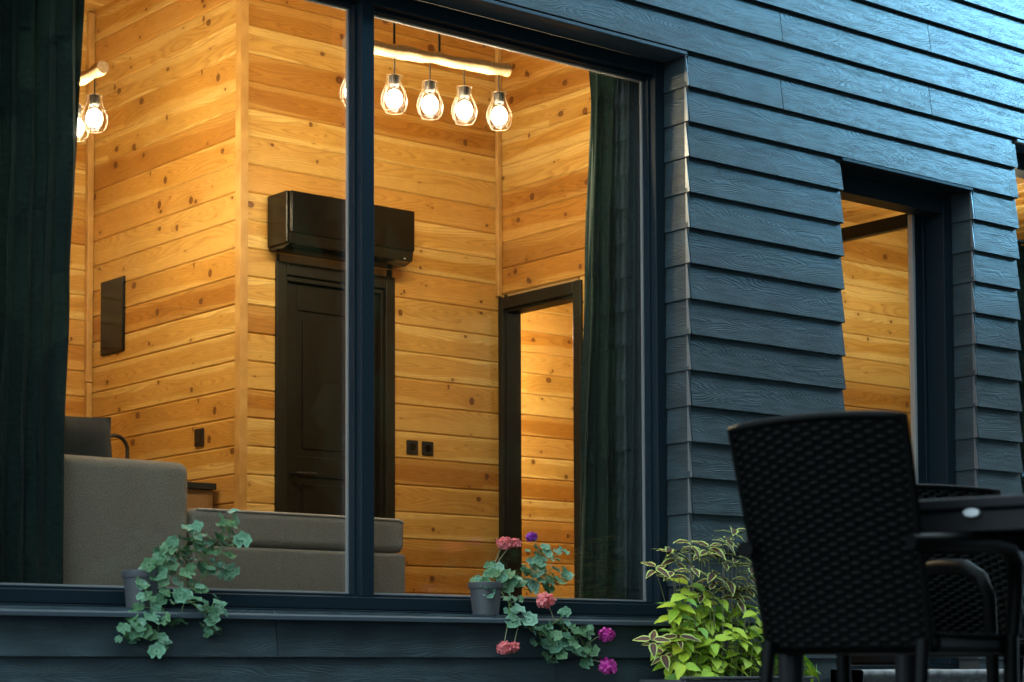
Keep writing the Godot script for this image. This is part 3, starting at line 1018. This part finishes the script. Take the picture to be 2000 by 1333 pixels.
func flower_head(parent: Node3D, at: Vector3, r: float, color: Color, count: int) -> void:
	var o := Node3D.new()
	o.name = "flower_head"
	parent.add_child(o, true)
	o.position = at - parent.position
	var meshes := []
	for k in 2:
		var b := MB.new()
		for p in 5:
			var w := TAU * p / 5.0 + k
			var rows := []
			var cols := []
			for i in 5:
				var f := i / 4.0
				var row := []
				var line := []
				for j in 5:
					var s := -1.0 + j / 2.0
					var g := w + s * 0.62 * pow(sin(PI * (0.12 + 0.80 * f)), 0.8) * (1.0 if f > 0 else 0.0)
					row.append(Vector3(cos(g) * f, 0.22 * f * f - 0.22 * f + 0.10 * (1.0 - absf(s)) * f + 0.08 * sin(g * 4.0 + f * 5.0) * f, sin(g) * f))
					line.append(color.lerp(color * 0.55, (1.0 - f) * 0.7) if k == 0 else color.lerp(Color(1, 0.75, 0.75), 0.10 * f))
				rows.append(row)
				cols.append(line)
			b.grid(rows, false, true, cols)
		meshes.append(b.done())
	for i in count:
		var y := 1.0 - 1.75 * (i + 0.5) / count
		var w := i * 2.39996
		var q := Vector3(sqrt(maxf(0, 1 - y * y)) * cos(w), y, sqrt(maxf(0, 1 - y * y)) * sin(w))
		var dir := (q + Vector3(rng.randf_range(-0.3, 0.3), rng.randf_range(-0.3, 0.3), rng.randf_range(-0.3, 0.3))).normalized()
		var side := leaf_basis(dir.cross(Vector3(0.3, 0.2, 0.9)), dir)
		node(o, "floret", meshes[i % 2], M.petal, Transform3D(side.scaled(Vector3.ONE * r * rng.randf_range(0.46, 0.74)), q * Vector3(1, 0.8, 1) * r * rng.randf_range(0.5, 0.85)))


func pot(called: String, label: String, at: Vector3, r: float, h: float) -> void:
	var t := thing(called, label, "pot", at, 0.0, "flower pots on the window sill")
	var b := MB.new()
	b.lathe(at, [Vector2(0.001, 0.0), Vector2(r * 0.78, 0.0), Vector2(r * 0.80, 0.006), Vector2(r * 0.95, h * 0.80)], 30)
	part(t, "body", b, M.pot)
	b = MB.new()
	b.lathe(at, [Vector2(r * 0.955, h * 0.79), Vector2(r * 1.05, h * 0.82), Vector2(r * 1.07, h * 0.985), Vector2(r * 1.055, h), Vector2(r * 0.99, h), Vector2(r * 0.96, h * 0.8)], 30)
	part(t, "rim", b, M.pot)
	b = MB.new()
	b.lathe(at, [Vector2(r * 0.955, h * 0.86), Vector2(r * 0.5, h * 0.885), Vector2(0.001, h * 0.89)], 20)
	part(t, "soil", b, M.soil)


func geranium(called: String, label: String, root: Vector3, spots: Array, heads: Array) -> void:
	var t := thing(called, label, "flower", root)
	var meshes := []
	for k in 6:
		meshes.append(geranium_leaf(k))
	var stems := MB.new()
	var grown := [root + Vector3(-0.02, 0, 0.01), root + Vector3(0.02, 0, 0.0), root + Vector3(0.0, 0.0, 0.03)]
	var todo := []
	for i in spots.size() / 3:
		todo.append(Vector3(spots[i * 3], spots[i * 3 + 1], spots[i * 3 + 2]))
	# each leaf grows from the nearest part of the plant that is closer to the root
	todo.sort_custom(func(p, q): return p.distance_to(root) < q.distance_to(root))
	for p: Vector3 in todo:
		var from: Vector3 = grown[0]
		for g: Vector3 in grown:
			if g.distance_to(p) * 1.0 + 0.25 * g.distance_to(root) < from.distance_to(p) + 0.25 * from.distance_to(root):
				from = g
		var node_at := p.lerp(from, 0.35) + Vector3(0, -0.012, -0.012)
		stem_to(stems, from, node_at, 0.004, 0.0026, 0.0020, Color(0.14, 0.22, 0.07))
		grown.append(node_at)
		for extra in 4:
			var c := p if extra == 0 else node_at + Vector3(rng.randf_range(-0.045, 0.045), rng.randf_range(-0.03, 0.045), rng.randf_range(-0.035, 0.03))
			if c.z < -0.105:
				c.z = -0.105
			var face := Vector3(rng.randf_range(-0.8, 0.5), rng.randf_range(0.15, 1.0), rng.randf_range(0.1, 0.9)) + ((c - root) * Vector3(1, 0.2, 1)).normalized() * 0.3
			var bs := leaf_basis(face.cross(Vector3(rng.randf_range(-1, 1), rng.randf_range(-0.3, 0.3), rng.randf_range(-1, 1))), face.normalized())
			var size := rng.randf_range(0.024, 0.036) if extra == 0 else rng.randf_range(0.012, 0.027)
			if c.y > root.y + 0.2:
				size *= 0.75
			node(t, "leaf", meshes[rng.randi_range(0, 5)], M.geranium, Transform3D(bs.scaled(Vector3.ONE * size), c - t.position))
			stem_to(stems, node_at, c - bs.z * size * 0.35, -0.004, 0.0016, 0.0011, Color(0.17, 0.27, 0.09))
	for q in heads:
		var p := Vector3(q[0], q[1], q[2])
		flower_head(t, p, q[3], q[4], 20)
		var from: Vector3 = grown[0]
		for g: Vector3 in grown:
			if absf(g.distance_to(p) - 0.11) < absf(from.distance_to(p) - 0.11):
				from = g
		stem_to(stems, from, p, 0.015, 0.0026, 0.0018, Color(0.28, 0.30, 0.16))
	part(t, "stem", stems, M.stalk)


func rosette_plant(called: String, label: String, root: Vector3, spread: float, spots: Array, meshes: Array, size: float, fill: int, stalk: Color) -> void:
	var t := thing(called, label, "plant", root)
	var stems := MB.new()
	var all := []
	for i in spots.size() / 3:
		all.append(Vector3(spots[i * 3] + 0.078, spots[i * 3 + 1], spots[i * 3 + 2] - 0.08))
	var shown := all.size()
	for i in fill:
		var p: Vector3 = all[rng.randi_range(0, shown - 1)]
		all.append(p + Vector3(rng.randf_range(-0.06, 0.06), rng.randf_range(-0.09, 0.0), rng.randf_range(-0.10, -0.01)))
	for i in all.size():
		var p: Vector3 = all[i]
		var base := root + Vector3(clampf(p.x - root.x, -spread, spread) * 0.8, -0.02, clampf(p.z - root.z, -0.1, 0.1) * 0.7)
		var axis := ((p - base).normalized() + Vector3(0, 0.25, 0.55) + Vector3(rng.randf_range(-0.3, 0.3), 0, 0)).normalized()
		stem_to(stems, base, p, 0.03, 0.0024, 0.0014, stalk)
		var roll := rng.randf() * TAU
		var ring := leaf_basis(axis, Vector3(0.2, 1.0, 0.1))
		var pairs := 3 if i < shown else 2
		for k in pairs:
			var s: float = size * [1.0, 0.85, 0.5][k] * rng.randf_range(0.8, 1.15)
			var at := p - axis * 0.016 * (pairs - 1 - k) * -1.0 - axis * 0.02
			for side in 2:
				var w := roll + k * PI / 2 + side * PI + rng.randf_range(-0.2, 0.2)
				var out := ring.x * cos(w) + ring.y * sin(w)
				var d := (out + axis * rng.randf_range(-0.05, 0.35) + Vector3(0, -0.12, 0)).normalized()
				node(t, "leaf", meshes[rng.randi_range(0, meshes.size() - 1)], M.coleus, Transform3D(leaf_basis(d, axis).scaled(Vector3.ONE * s), at + out * 0.006 - t.position))
	part(t, "stem", stems, M.stalk)


func plants() -> void:
	pot("flower_pot", "grey pot half hidden by the leafy geranium left on the sill", Vector3(3.655, 0.231, -0.052), 0.067, 0.145)
	pot("flower_pot_001", "grey pot under the pink flowering geranium right on the sill", Vector3(5.272, 0.231, -0.052), 0.069, 0.142)
	geranium("geranium", "leafy geranium without flowers trailing over the sill at left", Vector3(3.665, 0.362, -0.052), [4.058, 0.611, -0.067, 4.022, 0.561, -0.054, 4.030, 0.575, -0.003, 3.869, 0.539, -0.023, 3.891, 0.515, -0.067, 3.831, 0.494, -0.036, 3.906, 0.473, -0.032, 3.994, 0.505, -0.061, 4.062, 0.498, -0.009, 3.779, 0.463, -0.065, 3.818, 0.433, -0.040, 3.735, 0.423, -0.028, 3.932, 0.450, -0.036, 4.011, 0.439, -0.022, 3.694, 0.381, -0.009, 3.690, 0.363, 0.011, 3.778, 0.399, -0.049, 3.828, 0.368, -0.017, 3.911, 0.391, -0.012, 3.972, 0.404, -0.049, 4.059, 0.388, -0.075, 3.652, 0.392, 0.013, 3.631, 0.275, 0.052, 3.757, 0.284, 0.053, 3.877, 0.305, 0.005, 3.811, 0.268, 0.078, 3.864, 0.243, 0.067, 3.901, 0.256, 0.095, 3.652, 0.227, 0.058, 3.618, 0.195, 0.089, 3.687, 0.197, 0.069, 3.754, 0.195, 0.063, 3.877, 0.196, 0.084, 3.908, 0.229, 0.109, 3.898, 0.157, 0.064, 3.571, 0.172, 0.082, 3.573, 0.137, 0.062, 3.507, 0.158, 0.092, 3.588, 0.153, 0.090, 3.673, 0.102, 0.065, 3.635, 0.078, 0.100], [])
	var pink := Color(0.88, 0.19, 0.20)
	var magenta := Color(0.62, 0.018, 0.36)
	geranium("geranium_001", "geranium with salmon pink and magenta flowers hanging over the sill", Vector3(5.30, 0.360, -0.052), [5.311, 0.433, -0.016, 5.367, 0.408, -0.014, 5.396, 0.389, -0.001, 5.279, 0.402, -0.036, 5.235, 0.366, -0.007, 5.246, 0.347, 0.004, 5.322, 0.447, -0.066, 5.316, 0.391, 0.001, 5.518, 0.452, -0.040, 5.552, 0.468, -0.032, 5.568, 0.520, -0.062, 5.576, 0.506, -0.012, 5.699, 0.520, -0.049, 5.603, 0.437, 0.003, 5.721, 0.411, -0.050, 5.657, 0.385, -0.024, 5.588, 0.400, -0.039, 5.511, 0.381, -0.020, 5.493, 0.428, -0.057, 5.625, 0.355, -0.059, 5.491, 0.357, -0.008, 5.333, 0.260, 0.093, 5.312, 0.204, 0.076, 5.373, 0.216, 0.108, 5.452, 0.188, 0.064, 5.577, 0.249, 0.102, 5.640, 0.190, 0.060, 5.518, 0.150, 0.112, 5.584, 0.128, 0.081, 5.535, 0.105, 0.080, 5.607, 0.120, 0.112, 5.561, 0.067, 0.096, 5.481, 0.165, 0.096, 5.508, 0.113, 0.060, 5.685, 0.083, 0.078, 5.728, 0.033, 0.063, 5.761, 0.091, 0.062, 5.729, 0.168, 0.064, 5.627, 0.174, 0.102, 5.552, 0.082, 0.066], [[5.349, 0.538, -0.02, 0.033, pink], [5.405, 0.540, -0.02, 0.026, pink], [5.477, 0.297, 0.09, 0.042, pink], [5.252, 0.096, 0.09, 0.034, pink], [5.305, 0.103, 0.09, 0.026, pink], [5.497, 0.569, -0.02, 0.024, Color(0.30, 0.02, 0.42)], [5.817, 0.156, 0.09, 0.037, magenta], [5.822, 0.021, 0.09, 0.040, magenta]])
	var lime := Color(0.38, 0.52, 0.06)
	var dark := Color(0.075, 0.012, 0.020)
	var two := []
	var one := []
	for k in 5:
		two.append(ovate_leaf(k, 0.27, dark, Color(0.50, 0.62, 0.15), 0.66))
		var g := [Color(0.50, 0.66, 0.045), Color(0.38, 0.60, 0.04), Color(0.58, 0.72, 0.06), Color(0.20, 0.44, 0.06), Color(0.46, 0.63, 0.05)][k] as Color
		one.append(ovate_leaf(k + 10, 0.33, g, g.lerp(lime, 0.4), 0.8))
	rosette_plant("coleus", "coleus with dark maroon leaves edged in lime above the lime plant", Vector3(6.43, -0.03, 0.18), 0.28, [5.969, 0.439, 0.237, 6.148, 0.551, 0.269, 6.102, 0.437, 0.326, 6.275, 0.557, 0.344, 6.377, 0.614, 0.303, 6.553, 0.623, 0.224, 6.350, 0.482, 0.277, 6.227, 0.530, 0.303, 6.284, 0.520, 0.198, 6.253, 0.415, 0.299, 6.429, 0.354, 0.249, 6.432, 0.313, 0.284, 6.501, 0.461, 0.297, 6.476, 0.415, 0.297, 6.565, 0.362, 0.274, 6.486, 0.354, 0.279, 6.581, 0.512, 0.222, 5.869, 0.129, 0.319, 5.988, 0.066, 0.260, 6.024, 0.141, 0.317, 6.037, 0.421, 0.276, 6.245, 0.381, 0.314, 6.451, 0.501, 0.253], two, 0.085, 10, Color(0.22, 0.20, 0.10))
	rosette_plant("lime_plant", "bushy bright lime green plant filling the planter beside the wicker chair", Vector3(6.43, -0.03, 0.20), 0.28, [6.218, 0.371, 0.184, 6.200, 0.325, 0.280, 6.106, 0.281, 0.219, 6.060, 0.316, 0.321, 6.336, 0.307, 0.254, 6.497, 0.270, 0.252, 6.472, 0.262, 0.353, 6.334, 0.206, 0.255, 6.264, 0.255, 0.246, 6.101, 0.198, 0.246, 6.099, 0.104, 0.271, 6.232, 0.078, 0.198, 6.240, 0.061, 0.284, 6.200, 0.126, 0.355, 6.523, 0.106, 0.287, 6.438, 0.038, 0.321, 6.178, -0.006, 0.360, 6.031, 0.027, 0.340, 6.134, 0.180, 0.321, 6.339, 0.177, 0.335, 6.376, 0.138, 0.336, 6.407, 0.095, 0.228, 6.039, 0.235, 0.272, 6.248, 0.139, 0.245, 6.186, 0.149, 0.230, 6.313, 0.039, 0.289, 6.205, 0.011, 0.240, 6.399, 0.072, 0.298, 6.553, 0.185, 0.291, 6.454, 0.254, 0.200, 6.293, 0.261, 0.264, 6.085, 0.137, 0.254, 6.509, 0.038, 0.314, 6.708, 0.085, 0.197, 6.766, 0.074, 0.212, 6.762, 0.027, 0.277, 6.684, 0.010, 0.257, 6.815, 0.039, 0.306, 6.86, 0.09, 0.25, 6.62, 0.14, 0.30, 6.66, 0.20, 0.27, 6.92, 0.0, 0.28], one, 0.092, 56, Color(0.25, 0.34, 0.06))
	var t := thing("planter", "long grey planter box under the lime green plant", "planter", Vector3(6.44, GROUND, 0.19))
	boxpart(t, "front_board", Vector3(6.05, GROUND + 0.002, 0.315), Vector3(6.83, -0.035, 0.335), M.pot, 0.004)
	boxpart(t, "back_board", Vector3(6.05, GROUND + 0.002, 0.045), Vector3(6.83, -0.035, 0.065), M.pot, 0.004)
	boxpart(t, "end_board", Vector3(6.05, GROUND + 0.002, 0.0655), Vector3(6.07, -0.035, 0.3145), M.pot, 0.004)
	boxpart(t, "end_board", Vector3(6.81, GROUND + 0.002, 0.0655), Vector3(6.83, -0.035, 0.3145), M.pot, 0.004)
	boxpart(t, "rim", Vector3(6.04, -0.0345, 0.305), Vector3(6.84, -0.022, 0.348), M.pot, 0.004)
	boxpart(t, "soil", Vector3(6.071, -0.16, 0.066), Vector3(6.809, -0.05, 0.314), M.soil, 0.004)


# ---------------------------------------------------------------- furniture outside
func wicker_chair() -> Node3D:
	var t := thing("wicker_chair", "", "chair")
	# the curved, leaning back: a point at width w (-1..1) and height f (0..1)
	var at := func(w: float, f: float) -> Vector3:
		var half := lerpf(0.206, 0.219, f)
		return Vector3(w * half, 0.425 + f * 0.527 - 0.010 * f * (w * w), -0.215 - 0.145 * pow(f, 1.15) + 0.030 * w * w)
	var cols := 17
	for i in 48:
		var f := (i + 0.5) / 48.0
		var rows := []
		for side in [0, 1, 2, 3, 4]:
			rows.append([])
		for j in cols * 3 + 1:
			var w := -1.0 + 2.0 * j / (cols * 3)
			var p: Vector3 = at.call(w, f)
			var d := 0.0050 * sin(PI * (j / 3.0) + (PI if i % 2 else 0.0) + PI / 2)
			var nrm := Vector3(-0.25 * w, 0.25, 1.0).normalized()
			var c := p + nrm * d
			var hgt := Vector3(0, 0.0052, -0.0013)
			rows[0].append(c - hgt)
			rows[1].append(c - hgt * 0.55 + nrm * 0.0022)
			rows[2].append(c + hgt * 0.55 + nrm * 0.0022)
			rows[3].append(c + hgt)
			rows[4].append(c - nrm * 0.0001)
		var b := MB.new()
		b.grid([rows[0], rows[1], rows[2], rows[3]])
		var back := []
		for row in [rows[0], rows[1], rows[2], rows[3]]:
			var line := []
			for q in row:
				line.append(q)
			back.append(line)
		for j in cols * 3 + 1:
			var w := -1.0 + 2.0 * j / (cols * 3)
			var nrm := Vector3(-0.25 * w, 0.25, 1.0).normalized()
			back[1][j] -= nrm * 0.0044
			back[2][j] -= nrm * 0.0044
		b.grid(back, false, true)
		node(t, "woven_strip", b.done(), M.wicker)
	for j in cols:
		var w := -1.0 + 2.0 * (j + 0.5) / cols
		var pts := []
		for i in 8:
			pts.append(at.call(w, i / 7.0))
		var b := MB.new()
		b.tube(pts, [0.004], 6)
		node(t, "stake", b.done(), M.wicker)
	# lining that closes the weave
	var rows2 := []
	for i in 7:
		var row := []
		for j in 13:
			row.append(at.call(-1.0 + j / 6.0, i / 6.0))
		rows2.append(row)
	var lining := MB.new()
	lining.grid(rows2)
	node(t, "lining", lining.done(), M.wicker)
	# wrapped edge of the back
	var edge := []
	for i in 9:
		edge.append(at.call(-1.02, i / 8.0))
	for j in range(1, 12):
		edge.append(at.call(-1.02 + 2.04 * j / 12.0, 1.0))
	for i in 9:
		edge.append(at.call(1.02, 1.0 - i / 8.0))
	var b := MB.new()
	b.tube(edge, [0.0105], 8)
	node(t, "back_frame", b.done(), M.wicker)
	# seat
	b = MB.new()
	b.rbox(Vector3(-0.222, 0.410, -0.165), Vector3(0.222, 0.456, 0.235), 0.018)
	node(t, "seat", b.done(), M.wicker)
	for i in 15:
		b = MB.new()
		var z := -0.165 + i * 0.0265
		b.rbox(Vector3(-0.222, 0.4505, z), Vector3(0.222, 0.4600, z + 0.024), 0.004)
		node(t, "seat_strip", b.done(), M.wicker)
	for s in [-1.0, 1.0]:
		b = MB.new()
		b.tube([Vector3(s * 0.215, 0.66, -0.285), Vector3(s * 0.245, 0.662, -0.22), Vector3(s * 0.258, 0.668, -0.10), Vector3(s * 0.260, 0.676, 0.04), Vector3(s * 0.258, 0.668, 0.15), Vector3(s * 0.250, 0.635, 0.215), Vector3(s * 0.240, 0.575, 0.240), Vector3(s * 0.232, 0.455, 0.235)], [0.019, 0.021, 0.023, 0.024, 0.024, 0.022, 0.019, 0.018], 10)
		node(t, "armrest", b.done(), M.wicker)
		b = MB.new()
		b.tube([Vector3(s * 0.228, 0.46, 0.232), Vector3(s * 0.226, 0.2, 0.236), Vector3(s * 0.224, 0.0, 0.24)], [0.019, 0.018, 0.015], 10)
		node(t, "leg", b.done(), M.wicker)
		b = MB.new()
		b.tube([Vector3(s * 0.200, 0.44, -0.20), Vector3(s * 0.203, 0.2, -0.235), Vector3(s * 0.206, 0.0, -0.27)], [0.017, 0.016, 0.014], 10)
		node(t, "leg", b.done(), M.wicker)
	return t


func furniture() -> void:
	var chair := wicker_chair()
	tag(chair, "large black wicker armchair in the foreground seen from behind", "chair", "wicker armchairs around the table")
	var other: Node3D = chair.duplicate()
	other.name = "wicker_chair_001"
	add_child(other, true)
	tag(other, "black wicker armchair on the far side of the table", "chair", "wicker armchairs around the table")
	chair.position = Vector3(3.824, GROUND, 3.291)
	chair.rotation.y = 1.81
	other.position = Vector3(5.02, GROUND, 2.76)
	other.rotation.y = -0.28
	var t := thing("garden_table", "black garden table with a small oval badge on its edge", "table", Vector3(4.16, GROUND, 3.34), atan2(0.954, -0.3))
	# local z runs away from the front chair, x along the edge that faces it
	t.position = Vector3(3.64, GROUND, 3.07) + Vector3(0.3, 0, 0.954) * 0.45 + Vector3(0.954, 0, -0.3) * 0.42
	var b := MB.new()
	b.rbox(Vector3(-0.45, 0.742, -0.42), Vector3(0.45, 0.772, 0.42), 0.008)
	node(t, "table_top", b.done(), M.table_plastic)
	for q in [[Vector3(-0.42, 0.690, -0.408), Vector3(0.42, 0.7415, -0.385)], [Vector3(-0.42, 0.690, 0.385), Vector3(0.42, 0.7415, 0.408)], [Vector3(-0.436, 0.690, -0.384), Vector3(-0.412, 0.7415, 0.384)], [Vector3(0.412, 0.690, -0.384), Vector3(0.436, 0.7415, 0.384)]]:
		b = MB.new()
		b.rbox(q[0], q[1], 0.005)
		node(t, "apron", b.done(), M.table_plastic)
	for sx in [-1.0, 1.0]:
		for sz in [-1.0, 1.0]:
			b = MB.new()
			b.tube([Vector3(sx * 0.395, 0.7, sz * 0.365), Vector3(sx * 0.405, 0.0, sz * 0.375)], [0.036, 0.027], 12)
			node(t, "leg", b.done(), M.table_plastic)
	b = MB.new()
	var pts := []
	for i in 24:
		pts.append(Vector3(cos(TAU * i / 24.0) * 0.019, 0.735 + sin(TAU * i / 24.0) * 0.0095, -0.4235))
	pts.reverse()
	b.fan(pts)
	var rim := []
	for p in pts:
		rim.append([p, p + Vector3(0, 0, 0.016)])
	rim.append(rim[0])
	b.grid(rim)
	node(t, "badge", b.done(), M.badge, Transform3D(Basis(), Vector3(-0.085, 0.0, 0.0)))


# ---------------------------------------------------------------- garden behind the camera, seen in the glass and shading the wall
func garden() -> void:
	var b := MB.new()
	b.quad(Vector3(-150, GROUND - 0.02, 150), Vector3(150, GROUND - 0.02, 150), Vector3(150, GROUND - 0.02, -150), Vector3(-150, GROUND - 0.02, -150))
	structure("ground", b, M.lawn)
	b = MB.new()
	b.box(Vector3(0.0, GROUND - 0.1, 0.04), Vector3(12.5, GROUND, 6.0))
	structure("terrace", b, M.terrace)
	var crowns := []
	for k in 3:
		var m := MB.new()
		for j in 4200:
			var d := Vector3(rng.randfn(), rng.randfn(), rng.randfn()).normalized() * pow(rng.randf(), 0.4)
			var clump := 1.0 + 0.25 * sin(d.x * 7.0 + k * 2.0) * cos(d.y * 6.0) * sin(d.z * 8.0 + 2.0)
			var p := d * clump
			var w := Basis(Vector3(rng.randfn(), rng.randfn(), rng.randfn()).normalized(), rng.randf() * TAU)
			var r := rng.randf_range(0.035, 0.075)
			m.quad(p - w.x * r - w.y * r * 0.6, p + w.x * r - w.y * r * 0.6, p + w.x * r * 0.7 + w.y * r * 0.8 + w.z * r * 0.3, p - w.x * r * 0.7 + w.y * r * 0.8)
		crowns.append(m.done())
	var hedge := thing("hedge", "long clipped hedge closing the garden behind the trees", "hedge", Vector3(14.0, GROUND - 0.02, 19.5), 0.12)
	var inner := MB.new()
	inner.rbox(Vector3(-24, 0.0, -0.4), Vector3(24, 2.3, 0.4), 0.2)
	node(hedge, "twigs", inner.done(), M.bark)
	inner = MB.new()
	for j in 9000:
		var p := Vector3(rng.randf_range(-24.2, 24.2), rng.randf_range(0.0, 2.6), -0.45 + rng.randf_range(-0.12, 0.1)) if j % 3 else Vector3(rng.randf_range(-24.2, 24.2), rng.randf_range(2.25, 2.6), rng.randf_range(-0.5, 0.5))
		var w := Basis(Vector3(rng.randfn(), rng.randfn(), rng.randfn()).normalized(), rng.randf() * TAU)
		var r := rng.randf_range(0.06, 0.13)
		inner.quad(p - w.x * r - w.y * r * 0.6, p + w.x * r - w.y * r * 0.6, p + w.x * r * 0.7 + w.y * r * 0.8, p - w.x * r * 0.7 + w.y * r * 0.8)
	node(hedge, "foliage", inner.done(), M.tree_leaf)
	# x, z, height, crown radius
	var spots := [[1.5, 10.8, 13.5, 3.4], [5.5, 10.2, 14.0, 3.5], [9.5, 10.4, 13.5, 3.4], [13.2, 11.6, 12.5, 3.4], [16.8, 13.2, 11.5, 3.4], [5.0, 16.0, 13.0, 4.0], [12.5, 17.0, 13.0, 4.0], [20.5, 16.5, 13.0, 4.0], [14.6, 6.9, 9.2, 3.0], [16.6, 4.2, 6.2, 2.1]]
	var where := ["leftmost of the row", "second from the left", "in the middle of the row", "second from the right", "rightmost of the tall row", "rear one at left", "rear one at right", "rear one furthest to the right", "shorter one before the right end of the row", "smallest one near the right end of the house"]
	for i in spots.size():
		var q: Array = spots[i]
		var t := thing("garden_tree" if i == 0 else "garden_tree_%03d" % i, "leafy garden tree across the garden, " + where[i], "tree", Vector3(q[0], GROUND - 0.02, q[1]), 0.0, "garden trees across from the house")
		var trunk := MB.new()
		var h: float = q[2]
		trunk.tube([Vector3.ZERO, Vector3(0.05, h * 0.3, 0.0), Vector3(-0.04, h * 0.75, 0.06)], [0.17, 0.12, 0.04], 9)
		for k in 5:
			var w := k * 2.4
			trunk.tube([Vector3(0, h * (0.25 + 0.08 * k), 0), Vector3(cos(w) * q[3] * 0.35, h * (0.42 + 0.09 * k), sin(w) * q[3] * 0.35), Vector3(cos(w) * q[3] * 0.7, h * (0.5 + 0.08 * k), sin(w) * q[3] * 0.7)], [0.06, 0.04, 0.015], 6)
		node(t, "trunk", trunk.done(), M.bark)
		node(t, "crown", crowns[i % 3], M.tree_leaf, Transform3D(Basis(Vector3.UP, i * 1.3).scaled(Vector3(q[3], h * 0.49, q[3])), Vector3(0, h * 0.53, 0)))


func _ready() -> void:
	rng.seed = 20240611
	# camera: low on the terrace, turned to the right along the wall, lens shifted upwards
	var cam := Camera3D.new()
	cam.name = "camera"
	add_child(cam)
	var attr := CameraAttributesPhysical.new()
	attr.frustum_near = 0.05
	attr.frustum_far = 400.0
	attr.frustum_focal_length = 71.0
	attr.frustum_focus_distance = 9.3
	attr.exposure_aperture = 4.0
	cam.attributes = attr
	cam.projection = Camera3D.PROJECTION_FRUSTUM
	cam.near = 0.05
	cam.far = 400.0
	cam.size = 2.0 * 0.16832 * 0.05
	cam.frustum_offset = Vector2(0.00917, 0.10792) * 0.05
	cam.transform = Transform3D(Basis(Vector3(0.77768774, -0.00318455, 0.6286427), Vector3(-0.03235942, 0.99845872, 0.04508947), Vector3(-0.62781737, -0.05540804, 0.77638605)), Vector3(0, 0, 6.52))
	cam.current = true
	# dusk sky
	var env := Environment.new()
	env.background_mode = Environment.BG_SKY
	var sky := Sky.new()
	var sm := ProceduralSkyMaterial.new()
	sm.sky_top_color = lin(0.33, 0.43, 0.47)
	sm.sky_horizon_color = lin(0.42, 0.56, 0.64)
	sm.sky_curve = 0.2
	sm.ground_bottom_color = lin(0.02, 0.025, 0.02)
	sm.ground_horizon_color = lin(0.04, 0.05, 0.05)
	sm.sun_angle_max = 5.0
	sky.sky_material = sm
	env.sky = sky
	env.background_energy_multiplier = 0.57
	env.tonemap_mode = Environment.TONE_MAPPER_LINEAR
	env.tonemap_exposure = 9.0
	env.sdfgi_enabled = true
	env.ssao_enabled = true
	env.ssil_enabled = true
	var we := WorldEnvironment.new()
	we.name = "environment"
	we.environment = env
	add_child(we)
	# the brighter part of the evening sky, high on the right
	var sun := DirectionalLight3D.new()
	sun.name = "evening_sky"
	sun.light_energy = 1.0
	sun.light_color = lin(0.24, 0.66, 1.0)
	sun.light_angular_distance = 17.0
	sun.shadow_enabled = true
	add_child(sun)
	sun.look_at_from_position(Vector3(8.3, 3.4, 5.2), Vector3.ZERO)

	materials()
	facade()
	rooms()
	windows()
	interior()
	furniture()
	plants()
	garden()
